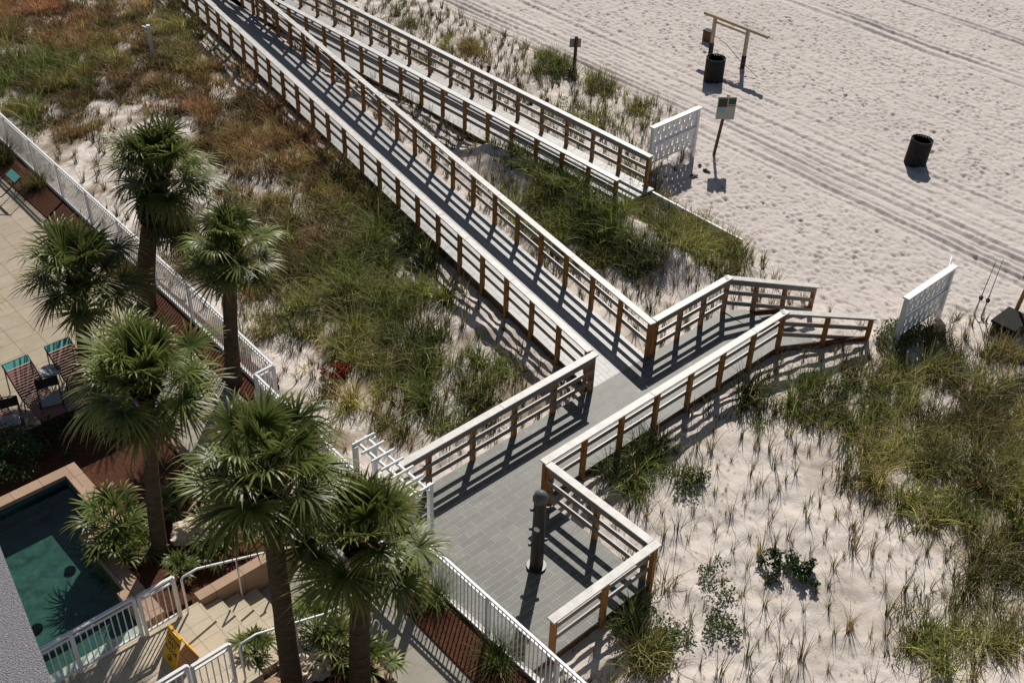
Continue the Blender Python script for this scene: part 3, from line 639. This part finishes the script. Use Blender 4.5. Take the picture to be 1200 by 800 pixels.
# ------------------------------------------------------------------ loungers, chairs, table
def lounger(label,x,y,w=.6):
    t=thing('sun_lounger',label,'sun lounger',(x,y,0),'strap loungers on the pool deck')
    hz,bz=.36,.84; yh=y; yb=y+.82; yf=y-1.05
    for s in (0,w):
        q=MB(); q.tube([(x+s,yb,bz),(x+s,yh,hz),(x+s,yf,hz)],.017,6); q.tube([(x+s,yf+.1,hz),(x+s,yf+.05,0)],.015,6); q.tube([(x+s,yb-.1,bz-.07),(x+s,yb+.0,0)],.015,6); q.tube([(x+s,yh-.1,hz),(x+s,yh,0)],.015,6); q.build('side_frame','bronze',t)
    q=MB(); q.tube([(x,yb,bz),(x+w,yb,bz)],.017,6); q.build('head_bar','bronze',t); q=MB(); q.tube([(x,yf,hz),(x+w,yf,hz)],.017,6); q.build('foot_bar','bronze',t)
    q=MB()
    for i in range(3,14):
        f=(i+.5)/14; yy_=yb+(yh-yb)*f; zz=bz+(hz-bz)*f; q.beam((x+.01,yy_,zz+.022),(x+w-.01,yy_,zz+.022),.055,.006,up=(0,-.5,.86))
    q.build('back_straps','red',t)
    q=MB()
    for i in range(16): yy_=yh-(i+.5)*1.05/16; q.beam((x+.01,yy_,hz+.022),(x+w-.01,yy_,hz+.022),.045,.006)
    q.build('seat_straps','red',t)
    q=MB(); q.beam((x+.01,yb-.09,bz-.03),(x+w-.01,yb-.09,bz-.03),.16,.01,up=(0,-.5,.86)); q.build('head_strap','teal',t)
lounger('maroon strap lounger with teal head strap, left of the round glass table',5.72,21.95)
lounger('maroon strap lounger with teal head strap, right of the round glass table',6.74,21.98)
lounger('maroon strap lounger cut off by the left edge of the picture',4.75,21.85)
t=thing('sun_lounger','teal strap lounger by the mulch bed at the upper left edge','sun lounger',(9.0,31.0,0),'strap loungers on the pool deck')
for yy_ in (30.9,31.55):
    q=MB(); q.tube([(9.75,yy_,.75),(9.1,yy_,.36),(7.9,yy_,.36)],.017,6)
    for xx in (9.7,8.9,7.95): q.tube([(xx,yy_,.38 if xx<9.5 else .7),(xx,yy_,0)],.015,6)
    q.build('side_frame','bronze',t)
q=MB()
for i in range(4): q.beam((9.72-i*.05,30.92,.75-i*.03),(9.72-i*.05,31.53,.75-i*.03),.05,.006,up=(-.5,0,.85))
q.build('head_strap','teal',t); q=MB()
for i in range(18): q.beam((9.0-i*.06,30.92,.375),(9.0-i*.06,31.53,.375),.045,.006)
q.build('seat_straps','teal',t)
def chair(label,x,y,a):
    t=thing('patio_chair',label,'chair',(x,y,0),'dark patio chairs'); ca,sa=math.cos(a),math.sin(a)
    def W(u,v,z): return (x+.88*(u*ca-v*sa),y+.88*(u*sa+v*ca),z*.95)
    for s in (-.27,.27):
        q=MB(); q.tube([W(.22,s,0),W(.24,s,.44),W(-.2,s,.42),W(-.3,s,.9)],.014,6); q.tube([W(-.2,s,.42),W(-.28,s,0)],.014,6); q.tube([W(-.25,s,.66),W(.2,s,.64),W(.24,s,.44)],.014,6); q.build('side_frame','bronze',t)
    q=MB(); q.tube([W(-.3,-.27,.9),W(-.31,0,.93),W(-.3,.27,.9)],.014,6); q.build('back_frame','bronze',t)
    q=MB(); q.prism([W(.24,-.24,0)[:2],W(.26,0,0)[:2],W(.24,.24,0)[:2],W(-.2,.22,0)[:2],W(-.2,-.22,0)[:2]],.43,.445); q.build('seat','grey',t)
    q=MB(); q.add([W(-.25,-.26,.66),W(-.25,.26,.66),W(-.3,.26,.88),W(-.3,-.26,.88),W(-.265,-.26,.66),W(-.265,.26,.66),W(-.315,.26,.88),W(-.315,-.26,.88)],[(0,1,2,3),(7,6,5,4),(0,4,5,1),(1,5,6,2),(2,6,7,3),(3,7,4,0)]); q.build('backrest','dark',t)
chair('dark sling chair in front of the round glass table',6.18,21.45,-1.9)
chair('dark sling chair at the left edge in front of the cut-off lounger',5.2,21.35,-1.9)
chair('dark chair half hidden under the palm, right of the loungers',7.6,21.7,-1.2)
t=thing('side_table','small round table with a pale glass top between two loungers','table',(6.66,22.35,0)); x,y=6.58,22.33
q=MB(); q.tube([(x,y,.50),(x,y,.515)],.225,28); q.build('glass_top','glass',t)
q=MB(); q.tube([(x+.235*math.cos(a),y+.235*math.sin(a),.508) for a in np.linspace(0,2*PI,29)],.014,6,False)
for a in (0.3,0.3+PI/2): q.beam((x+.22*math.cos(a),y+.22*math.sin(a),.522),(x-.22*math.cos(a),y-.22*math.sin(a),.522),.012,.006)
q.build('rim','grey',t)
for k in range(3):
    a=k*2.1; q=MB(); q.tube([(x+.17*math.cos(a),y+.17*math.sin(a),.5),(x+.2*math.cos(a),y+.2*math.sin(a),0)],.013,6); q.build('leg','bronze',t)

# ------------------------------------------------------------------ palms
def fan_leaf(org,az,el,Lp,Rb,rg,nseg=40,tint=1):
    """one costapalmate leaf -> verts, quads, cols"""
    d=np.array([math.cos(az)*math.cos(el),math.sin(az)*math.cos(el),math.sin(el)])
    side=np.array([-math.sin(az),math.cos(az),0]); nrm=np.cross(d,side); nrm*=1 if nrm[2]>0 else 1
    V=[];Qs=[];Cs=[]
    # petiole, drooping along its way
    P0=np.array(org); n=4; pts=[]
    for i in range(n+1):
        f=i/n; pts.append(P0+d*Lp*f+np.array([0,0,-1])*Lp*.16*f*f)
    base=np.array(pts[-1]); w=.018
    g=np.array([.12,.17,.06])*tint
    k=len(V)
    for p in pts: V+= [p-side*w,p+side*w]; Cs+=[g,g]
    for i in range(n): Qs.append((k+2*i,k+2*i+1,k+2*i+3,k+2*i+2))
    dd=pts[-1]-pts[-2]; dd/=np.linalg.norm(dd); up=np.cross(side,dd); up/=np.linalg.norm(up)
    if up[2]<0: up=-up
    sag=rg.uniform(.08,.62); tone=rg.uniform(.7,1.35)
    for s in range(nseg):
        a=(s/(nseg-1)-.5)*math.radians(rg.uniform(285,300)); a+=rg.normal(0,.035); L=Rb*(.62+.38*math.cos(a*.6))*rg.uniform(.78,1.15)
        fold=.22*abs(math.sin(a)) 
        dr=dd*math.cos(a)+side*math.sin(a)*1.0+up*(fold+ (.06 if s%2 else -.06)+rg.normal(0,.05)); dr/=np.linalg.norm(dr)
        sd_=np.cross(dr,up); sd_/=np.linalg.norm(sd_)
        k=len(V); st=(0,.33,.62,.85,1.0); ws=(.012,.021,.017,.009,.0015)
        yl=rg.uniform(.75,1.3)*tone
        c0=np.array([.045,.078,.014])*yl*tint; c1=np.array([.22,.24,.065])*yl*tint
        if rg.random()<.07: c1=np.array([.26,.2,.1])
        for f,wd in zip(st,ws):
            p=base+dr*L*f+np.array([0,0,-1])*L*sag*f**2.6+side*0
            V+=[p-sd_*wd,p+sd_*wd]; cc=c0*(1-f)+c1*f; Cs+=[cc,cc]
        for i in range(4): Qs.append((k+2*i,k+2*i+1,k+2*i+3,k+2*i+2))
    return V,Qs,Cs
def palm(label,base,crown_px,R=1.0,nl=46,seed=1,tr=.16,boot_l=.9,group='cabbage palms around the pool',skirt=0,tint=1):
    rg=np.random.default_rng(seed); b=np.array(base,float)
    d=F_*FPX+A_*(crown_px[0]-600)-U_*(crown_px[1]-400)
    # point of the sight line nearest to the plumb line over the base
    t_=((b[0]*d[0]+b[1]*d[1])/(d[0]**2+d[1]**2)); top=np.array([0,0,H])+d*t_
    T=thing('palm_tree',label,'palm tree',tuple(b),group)
    n=14; pts=[];rs=[]
    for i in range(n+1):
        f=i/n; p=b+(top-b)*f; p[0]=b[0]+(top[0]-b[0])*(f**1.5); p[1]=b[1]+(top[1]-b[1])*(f**1.5)
        pts.append(tuple(p)); rs.append(tr*(1.22-.3*f+.12*math.exp(-f*9))*(1+rg.uniform(-.035,.035)))
    MB().tube(pts,rs,14).build('trunk','trunk',T,smooth=True)
    q=MB(); L=np.linalg.norm(top-b); nb=int(boot_l*95)
    for i in range(nb):
        f=1-boot_l/L*(i/nb)+.02; az=i*2.39996; 
        ff=min(f,1); p=b+(top-b)*ff; p[0]=b[0]+(top[0]-b[0])*(ff**1.5); p[1]=b[1]+(top[1]-b[1])*(ff**1.5)
        r=tr*.95; dr=Vector((math.cos(az),math.sin(az),0)); s=Vector((-math.sin(az),math.cos(az),0)); p=Vector(p)+dr*r*.7
        bulge=.6+.95*math.sin(PI*min(1,(i/nb)*.9+.1)); tip=p+dr*.17*bulge+Vector((0,0,.22)); w=.05
        lean=s*rg.uniform(-.06,.06)
        q.add([p-s*w,p+s*w,tip+lean+s*w*.6,tip+lean-s*w*.6,p-s*w+dr*.03-Vector((0,0,.05)),p+s*w+dr*.03-Vector((0,0,.05)),tip+lean+s*w*.6+dr*.03,tip+lean-s*w*.6+dr*.03],[(3,2,1,0),(4,5,6,7),(0,1,5,4),(1,2,6,5),(2,3,7,6),(3,0,4,7)])
    q.build('leaf_boots','boot',T)
    V=[];Qs=[];Cs=[]
    for i in range(nl):
        f=(i+.5)/nl; az=i*2.39996+rg.uniform(-.25,.25); el=math.radians(86-100*f**1.05+rg.uniform(-13,13))
        Lp=R*(.42+.52*math.sin(PI*min(1,f*.8+.15)))*rg.uniform(.75,1.2); Rb=R*rg.uniform(.66,.92)
        o=top+np.array([math.cos(az)*.08,math.sin(az)*.08,.12-.42*f])
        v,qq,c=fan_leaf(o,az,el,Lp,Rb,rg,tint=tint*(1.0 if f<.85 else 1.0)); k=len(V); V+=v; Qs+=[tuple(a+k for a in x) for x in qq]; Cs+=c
    for i in range(5):
        az=rg.uniform(0,2*PI); o=top+np.array([math.cos(az)*.1,math.sin(az)*.1,-.45])
        v,qq,c=fan_leaf(o,az,math.radians(rg.uniform(-72,-45)),R*.45,R*.5,rg,nseg=18,tint=1); k=len(V); V+=v; Qs+=[tuple(a+k for a in x) for x in qq]; Cs+=[x*0+np.array([.17,.115,.055]) for x in c]
    for i in range(skirt):
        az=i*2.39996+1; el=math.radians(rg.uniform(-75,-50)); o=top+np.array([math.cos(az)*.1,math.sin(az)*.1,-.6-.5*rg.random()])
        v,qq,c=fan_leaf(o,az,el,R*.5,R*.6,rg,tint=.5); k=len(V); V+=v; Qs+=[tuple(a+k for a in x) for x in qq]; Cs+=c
    npmesh('crown',V,Qs,Cs,'frond',T)
palm('palm with a dark heavy skirt at the upper left, against the brown dune',(9.75,23.75,0),(187,200),1.0,38,3,.2,1.6,skirt=16)
palm('leaning palm in front of the dune grass, beside the fence jog',(9.84,19.75,0),(270,294),.86,26,4,.15,.75)
palm('palm at the left edge standing over the loungers on open paving',(7.55,22.6,0),(94,322),1.04,32,5,.15,.75)
palm('palm with a slim pale trunk beside the turquoise pool',(5.75,15.7,.25),(172,446),.92,36,6,.125,.6,tint=1.25)
palm('large palm over the steps with a thick booted trunk, lower centre',(5.9,11.35,.25),(311,556),.95,33,7,.15,1.2)
palm('palm in front of the gate, nearest the wooden platform',(6.75,10.55,.25),(424,630),.9,32,8,.16,.55)
palm('palm mostly outside the left edge, only frond tips showing',(5.2,23.9,0),(-88,360),1.0,26,9,.15,.6)
# shrubby palms
def small_palm(label,px,z,s,n,seed):
    rg=np.random.default_rng(seed); p=G(*px,z); T=thing('dwarf_palm',label,'palm shrub',(p[0],p[1],z),'dwarf palms in the planters')
    MB().tube([(p[0],p[1],z-.1),(p[0],p[1],z+.25*s)],[.06,.05],8).build('stem','boot',T)
    V=[];Qs=[];Cs=[]
    for i in range(n):
        v,qq,c=fan_leaf(np.array([p[0],p[1],z+.2*s]),i*2.4+rg.random()*.4,math.radians(75-65*i/n),s*rg.uniform(.35,.6),s*rg.uniform(.38,.5),rg,nseg=16,tint=1.1); k=len(V); V+=v; Qs+=[tuple(a+k for a in x) for x in qq]; Cs+=c
    npmesh('fronds',V,Qs,Cs,'frond',T)
for i,(lab,px,z,s,n) in enumerate((('bushy dwarf palm overhanging the pool coping',(135,625),.5,1.15,16),('dwarf palm between the slim trunk and the pool',(150,655),.4,1.0,12),('small dwarf palm above the upper handrail',(213,672),.3,.6,9),
   ('dwarf palm behind the pale rocks',(205,600),.3,.8,10),('dwarf palm left of the booted palm trunk, beside the rocks',(262,632),.3,.95,11),('dwarf palm at the foot of the lower handrail',(300,770),.3,.75,10),
   ('dwarf palm right of the big trunk near the bottom edge',(372,742),.3,1.1,14),('dwarf palm right of the gate palm trunk, by the terracotta kerb',(430,785),.3,.85,12),('tiny dwarf palm by the upper terracotta wall',(250,655),.3,.5,8),('dwarf palm at the bottom edge between two trunks',(395,770),.3,.9,12))):
    small_palm(lab,px,z,s,n,100+i)
# rocks
def rock(label,px,z,s,seed):
    p=G(*px,z); rg=np.random.default_rng(seed); T=thing('rock',label,'rock',(p[0],p[1],z),'pale weathered rocks')
    import bmesh
    for k in range(3):
        bm=bmesh.new(); bmesh.ops.create_icosphere(bm,subdivisions=4,radius=1)
        off=rg.random(3)*50
        o=Vector((rg.uniform(-.3,.3)*s,rg.uniform(-.3,.3)*s,rg.uniform(0,.12)*s)); sc=(s*rg.uniform(.3,.5),s*rg.uniform(.2,.35),s*rg.uniform(.15,.28))
        from mathutils import noise
        for v in bm.verts:
            c=v.co.copy(); n1=noise.noise(c*1.6+Vector(off)); n2=noise.noise(c*4.5+Vector(off)); n3=abs(noise.noise(c*9+Vector(off)))
            v.co=c*(1+.5*n1+.35*n2-.35*n3); v.co=Vector((v.co.x*sc[0],v.co.y*sc[1],v.co.z*sc[2]))+o+Vector((p[0],p[1],z+.1*s))
        me=bpy.data.meshes.new('stone'); bm.to_mesh(me); bm.free(); me.materials.append(M['rock']); ob=bpy.data.objects.new('stone',me); C.objects.link(ob); ob.parent=T; ob.matrix_parent_inverse=Matrix.Translation(-Vector(T.location))
rock('pale craggy rock in the planter above the steps',(235,625),.3,.95,1)
rock('smaller pale rock beside the craggy rock above the steps',(258,605),.3,.6,4)
rock('pale hollowed rock at the foot of the palms, bottom edge',(368,788),.3,1.0,2)

# ------------------------------------------------------------------ grasses
def blades(cen,n,h,spread,lean,w,col,rg,segs=3):
    """vectorised tufts: cen (N,3); per tuft n blades. returns V,Q,C"""
    N=len(cen); h=np.repeat(h,n); cen=np.repeat(cen,n,0); col=np.repeat(col,n,0); K=len(h)
    az=rg.uniform(0,2*PI,K); hh=h*rg.uniform(.55,1.15,K); ln=lean*rg.uniform(.15,1.2,K)
    r0=rg.uniform(0,1,K)**.7*spread*.5; o=cen+np.stack([np.cos(az)*r0,np.sin(az)*r0,-.03+0*az],1)
    az2=az+rg.normal(0,.7,K); d=np.stack([np.cos(az2),np.sin(az2),0*az],1); s=np.stack([-np.sin(az2+rg.normal(0,.6,K)),np.cos(az2),0*az],1)*w
    cn=fbm(cen[::n,0],cen[::n,1],1.7,411,3); tv=np.repeat(rg.uniform(.65,1.3,N)*np.clip(.35+2.6*(cn-.25),.4,1.9),n); c=col*(rg.lognormal(-.05,.42,K)*tv)[:,None]; dryb=(rg.random(K)<.10)[:,None]; c=np.where(dryb,np.array([.46,.38,.2]),c)
    Vs=[];Cs=[]
    for i in range(segs+1):
        f=i/segs; p=o+d*(hh*ln*f**1.8)[:,None]+np.array([0,0,1.])*(hh*(f-.28*ln*f**2.2))[:,None]; ww=(1-f*.9)
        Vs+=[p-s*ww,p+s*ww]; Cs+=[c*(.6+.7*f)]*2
    V=np.stack(Vs,1).reshape(-1,3); Cc=np.stack(Cs,1).reshape(-1,3); m_=2*(segs+1); b=np.arange(K)[:,None]*m_
    Q=np.concatenate([b+np.array([[2*i,2*i+1,2*i+3,2*i+2]]) for i in range(segs)],1).reshape(-1,4)
    return V,Q,Cc
GREEN,OLIVE,TAN,RUST,BROWN,DKG=[np.array(c) for c in ((.125,.165,.03),(.245,.22,.06),(.46,.34,.15),(.28,.105,.05),(.22,.13,.06),(.07,.105,.022))]
# (px,py,rx,ry,weight,kind)  kind: 0 green grass 1 olive grass 2 tan grass 3 rust scrub 4 brown scrub 5 leafy
BL=[(470,330,75,55,1.1,0),(520,480,70,50,1.3,0),(575,450,40,25,.9,0),(410,400,60,50,1.0,1),(450,265,60,45,1,0),(430,470,45,45,1,1),(400,250,50,40,.9,4),(355,210,55,45,1,1),(330,300,55,50,1,4),(340,365,35,28,1,1),(390,340,50,40,1,0),
 (640,215,55,28,1.2,0),(740,285,70,28,1.2,0),(820,300,40,22,1.2,1),(690,290,40,22,.9,0),(715,262,75,36,1.3,0),(780,285,50,28,1.3,1),(850,305,25,20,1.2,0),(590,158,28,22,1.4,1),(700,215,60,20,1,0),(650,245,50,30,1,1),(560,140,30,16,.6,0),(770,225,18,16,1.2,4),
 (960,485,75,32,1.2,0),(1075,500,80,45,1.2,1),(1140,585,55,45,1.2,1),(1165,680,50,60,1.2,1),(1060,445,45,25,.9,1),(1140,430,60,35,.8,1),(1030,560,60,35,1.2,1),(1160,500,60,40,1,2),(1040,400,28,12,1,5),(870,470,35,22,1,0),(1110,620,45,40,1,0),
 (755,560,34,34,1.4,0),(745,515,25,20,1,0),(815,570,20,14,1,5),(1075,755,45,45,1.1,1),(1150,770,60,40,1.2,1),(765,735,32,48,1.5,5),(740,770,30,28,1.2,1),(830,685,20,17,1.5,5),(852,728,30,22,1.6,5),(790,620,14,12,1.0,5),(720,545,26,22,1.2,5),(1060,385,26,12,1.2,5),(1010,470,40,16,1.0,5),(1170,470,22,16,1,5),(700,770,22,22,.5,2),(760,700,18,30,.8,1),
 (60,25,120,34,1.6,3),(130,60,80,26,1.2,4),(250,135,60,34,1.0,3),(340,190,45,32,1.1,3),(110,120,60,20,.8,4),(370,240,50,36,1.1,4),(330,280,60,46,1.0,1),(420,340,60,40,.7,0),(470,400,50,40,.8,0),(190,15,60,25,1,1),(110,65,70,20,1.0,3),(60,80,80,25,1.1,0),(60,105,90,22,1,4),(20,60,30,25,1,1),(15,90,22,22,1,0),(160,85,40,20,1,3),(215,60,40,30,1.1,1),(240,90,35,25,1.1,3),(195,100,30,18,1,4),(280,125,45,28,1,4),(300,150,35,20,1,3),(250,165,35,18,.9,4),(330,165,35,22,.9,3),(40,140,20,22,1.2,0),(90,150,25,22,.9,4),(20,120,20,10,.9,0),(130,170,20,18,.7,4),(385,290,45,40,1,3),(290,215,40,30,.8,3),(270,190,25,18,.8,4),(320,245,40,30,1,1),(300,330,30,25,.9,4),(220,300,30,40,.8,4),(330,400,22,14,.6,1),(375,455,20,20,.8,4),(120,330,6,6,.1,1),
 (300,70,26,20,.8,2),(330,105,26,20,.8,2),(360,145,22,24,.8,2),(400,190,22,24,.9,1),(265,30,20,20,.8,2),(430,210,25,20,.9,1),(460,235,25,20,.9,0),
 (470,20,22,16,.7,0),(520,55,30,16,.7,1),(560,60,25,18,.8,4),(650,75,17,12,1.6,0),(665,90,14,9,1.4,5),(600,100,40,20,.4,1),(700,105,25,22,.9,1),(740,130,30,22,.8,1),(650,130,25,10,.9,5),(700,150,40,15,.5,1),(820,155,12,9,.8,0),(470,25,60,20,.4,1),(490,70,20,10,.5,4),
 (1080,395,18,16,.9,1),(1190,440,20,40,1,2),(1190,560,30,40,1,1),(1195,470,20,20,.8,5),(910,395,14,8,1,5),(395,515,25,12,.5,1),(450,500,25,18,.9,1),(440,530,14,10,.5,0),(640,425,12,12,.3,0),(500,155,24,12,.4,0)]
blv=np.array([b[:5] for b in BL]); blk=np.array([b[5] for b in BL])
def inzone(x,y):
    """places where plants can grow"""
    if x>np.interp(y,EY,EX)+.15: return False
    if y<14.6:
        if x<9.75: return False
    elif x<10.4+max(y-14.6,0)*.022+.1: return False
    if 9<x<12.95 and 9.0<y<14.3: return False
    if 12.7<x<21.1 and 12.1<y<14.3: return False
    if y>14 and rampL(y)-.2<x<rampR(y)+.2: return False
    if 20.9<x<23.4:
        f=(x-21)/2.15; yc=12.24-f*1.2
        if yc-.15<y<yc+2.0: return False
    if 22.62<x<24.6 and y>19.4: return False
    return True
def blsparse(a,b): return a<430 and b<270
NC=60000
cxs=rng.uniform(9.5,31,NC); cys=rng.uniform(-1,50,NC); 
# planted rows: jittered grid for the sparse tufts
tufts={k:[] for k in range(6)}; sparse=[]
pn=fbm(cxs,cys,.9,201); pn2=fbm(cxs,cys,1.9,222,3)
PX,PY=P(np.stack([cxs,cys,np.full(NC,-.2)],1))
for i in range(NC):
    a,b=PX[i],PY[i]
    if not(-50<a<1250 and -50<b<860): continue
    w=blv[:,4]*np.exp(-((a-blv[:,0])/blv[:,2])**2-((b-blv[:,1])/blv[:,3])**2); s=w.sum()
    s=s*(.35+1.4*pn[i])*(3.6*max(0,pn2[i]-.29))
    if rng.random()<np.clip(s-.3,0,1)*(.5 if blsparse(a,b) else .68) and inzone(cxs[i],cys[i]):
        k=int(blk[rng.choice(len(w),p=w/w.sum())]); tufts[k].append((cxs[i],cys[i],min(1,s)))
gx2,gy2=np.meshgrid(np.arange(9.8,30,.44),np.arange(-1,50,.44)); sp=np.stack([gx2.ravel(),gy2.ravel()],1)+rng.normal(0,.12,(gx2.size,2))
SX,SY=P(np.concatenate([sp,np.full((len(sp),1),-.2)],1))
occ={(int(x*3),int(y*3)) for k in (0,1,3,4) for x,y,_ in tufts[k]}
for (x,y),a,b in zip(sp,SX,SY):
    if -30<a<1230 and -30<b<840 and inzone(x,y) and rng.random()<.9:
        leftr=(y>14.5 and x<rampL(y))
        if leftr and rng.random()<.35: continue
        if (int(x*3),int(y*3)) in occ and rng.random()<.6: continue
        sparse.append((x,y,b,a))
def buildk(name,k,n,h,spread,lean,w,cols,label):
    L=np.array(tufts[k]); 
    if not len(L): return
    z=np.array([ground(x,y) for x,y in L[:,:2]]); cen=np.stack([L[:,0],L[:,1],z],1); hn=fbm(L[:,0],L[:,1],1.3,511+k,2); hh=h*(.5+.45*L[:,2])*rng.uniform(.6,1.25,len(L))*np.clip(.35+1.5*hn,.5,1.6)
    t_=fbm(L[:,0],L[:,1],.7,300+k); t_=np.clip((t_-.3)*2.4,0,1)[:,None]; col=cols[0]*(1-t_)+cols[1]*t_
    mix=rng.random((len(L),1)); col=col*(1-.35*mix)+cols[2]*.35*mix
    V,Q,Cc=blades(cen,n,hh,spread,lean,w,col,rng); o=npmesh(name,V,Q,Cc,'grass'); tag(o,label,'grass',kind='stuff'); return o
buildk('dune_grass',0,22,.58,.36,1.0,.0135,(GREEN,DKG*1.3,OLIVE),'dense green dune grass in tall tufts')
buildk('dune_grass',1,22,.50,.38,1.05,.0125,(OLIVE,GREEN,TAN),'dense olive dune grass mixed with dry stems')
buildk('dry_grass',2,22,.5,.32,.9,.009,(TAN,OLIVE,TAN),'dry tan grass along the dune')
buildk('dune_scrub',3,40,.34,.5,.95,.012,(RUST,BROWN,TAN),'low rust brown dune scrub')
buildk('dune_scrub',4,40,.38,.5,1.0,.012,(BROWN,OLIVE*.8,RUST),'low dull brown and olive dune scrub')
# leafy shrubs as leaf clouds
def leaves(cens,rad,n,size,col,rg):
    V=[];Q=[];Cc=[]
    cens=np.array(cens); K=len(cens)*n; c=np.repeat(cens,n,0); u=rg.normal(size=(K,3)); u/=np.linalg.norm(u,axis=1)[:,None]; r=rg.random(K)**.4
    rr=np.repeat(np.asarray(rad),n)[:,None]; p=c+u*r[:,None]*rr*np.array([1,1,.7])
    a=rg.normal(size=(K,3)); a/=np.linalg.norm(a,axis=1)[:,None]; b=np.cross(a,rg.normal(size=(K,3))); b/=np.linalg.norm(b,axis=1)[:,None]; s=size*rg.uniform(.6,1.3,K)[:,None]
    V=np.stack([p-a*s,p+b*s*.5,p+a*s,p-b*s*.5],1).reshape(-1,3); Q=np.arange(K*4).reshape(-1,4); Cc=np.repeat(col*rg.uniform(.6,1.5,K)[:,None],4,0); return V,Q,Cc
L=tufts[5]
if L:
    V,Q,Cc=leaves([(x,y,ground(x,y)+.14) for x,y,_ in L],[.2]*len(L),60,.036,np.array([.075,.115,.03]),rng); tag(npmesh('ground_cover',V,Q,Cc,'leafm'),'leafy green beach ground cover','ground cover',kind='stuff')
def shrub(name,label,px,z,R,hgt,col,seed,n=16,leaf=.04,stems=True,group=None):
    rg=np.random.default_rng(seed); p=G(*px,z); z=z if z>0 else ground(p[0],p[1]); T=thing(name,label,'shrub',(p[0],p[1],z),group)
    cs_=[]; q=MB()
    for i in range(n):
        a=rg.uniform(0,2*PI); r=R*math.sqrt(rg.random()); c=(p[0]+r*math.cos(a),p[1]+r*math.sin(a),z+hgt*rg.uniform(.35,1)*(1-.5*r/R)); cs_.append(c)
        q.tube([(p[0],p[1],z-.05),((p[0]+c[0])/2,(p[1]+c[1])/2,z+(c[2]-z)*.65),c],[.014,.01,.005],5)
    q.build('stems','twig',T)
    V,Q,Cc=leaves(cs_,[R*.33]*n,60,leaf,np.array(col),rg); npmesh('foliage',V,Q,Cc,'leafm',T)
shrub('shrub','dark leafy shrub alone among the planted tufts on pale sand',(915,668),-.2,.42,.45,(.035,.07,.02),1,12,.045)
shrub('shrub','dark leafy shrub, smaller right neighbour of the lone shrub on pale sand',(948,680),-.2,.3,.4,(.035,.07,.02),2,9,.045)
shrub('shrub','glossy green clipped shrub at the left edge above the pool',(14,540),.2,.75,.7,(.04,.09,.02),3,30,.035)
shrub('shrub','bright orange-brown shrub in the olive grass on the right',(1141,575),-.2,.24,.35,(.36,.15,.03),5,12,.03)
shrub('shrub','red-leaved shrub in the dune grass left of the platform',(395,443),-.2,.3,.45,(.25,.04,.015),6,12,.04)
shrub('shrub','thin yellow-green twiggy shrub at the right edge',(1185,625),-.2,.4,1.3,(.16,.17,.03),7,9,.05)
shrub('shrub','dark glossy shrub in the mulch bed behind the pool',(60,520),.05,.7,.5,(.02,.045,.015),8,16,.04)
# fountain grass clumps
def clump(label,px,z,R,h,seed,base=DKG):
    rg=np.random.default_rng(seed); p=G(*px,z); zz=z; cen=np.array([[p[0],p[1],zz]]); V,Q,Cc=blades(cen,420,np.array([h]),R*.7,1.25,.006,np.array([base]),rg)
    o=npmesh('fountain_grass',V,Q,Cc,'grass'); tag(o,label,'ornamental grass','ornamental grass clumps in the mulch')
clump('round grass clump at the gate end of the front mulch strip',(512,700),.03,.5,.62,1)
clump('round grass clump in the front mulch strip near the bottom edge',(583,775),.03,.55,.66,2)
clump('tan grass clump between the lounger and the long fence',(45,218),.03,.6,.75,3,OLIVE*.7)
clump('dark grass clump at the left edge beside the long fence',(5,190),.03,.8,1.1,4)
clump('dark grass clump in the mulch beside the fence, behind the left palm',(162,325),.03,.55,.7,5,OLIVE*.6)
# sparse tufts: nearest/largest 300 are things
sparse.sort(key=lambda s:-s[2]); vis=sparse[:300]; rest=sparse[300:]
protos=[]
for k in range(8):
    V,Q,Cc=blades(np.array([[0,0,0.]]),13+k,np.array([.55]),.11,.62,.0085,np.array([[.15,.14,.045],[.24,.18,.08],[.10,.125,.035]][k%3])[None],rng)
    o=npmesh('grass_tuft',V,Q,Cc,'grass'); protos.append(o)
LB='small separate tuft of thin dune grass growing alone in pale sand'
for i,(x,y,_,_) in enumerate(vis):
    o=protos[i] if i<8 else protos[i%8].copy()
    if i>=8: C.objects.link(o)
    s=random.choice((.55,.75,.85,1.0,1.3))*random.uniform(.85,1.15); o.location=(x,y,ground(x,y)); o.rotation_euler=(random.uniform(-.08,.08),random.uniform(-.08,.08),random.uniform(0,6.28)); o.scale=(s*.9,s*.9,s)
    tag(o,LB,'grass tuft','separate dune grass tufts on the sand')
if rest:
    r=np.array(rest); cen=np.array([(x,y,ground(x,y)) for x,y in r[:,:2]]); m1=rng.random((len(cen),1)); col=np.array([.10,.105,.03])*(1-m1)+np.array([.19,.15,.07])*m1
    V,Q,Cc=blades(cen,18,rng.uniform(.35,.7,len(cen)),.16,.6,.0105,col,rng); tag(npmesh('dune_grass',V,Q,Cc,'grass'),'far thin dune grass tufts planted in rows on the sand','grass',kind='stuff')
print('tufts',{k:len(v) for k,v in tufts.items()},'sparse',len(sparse))
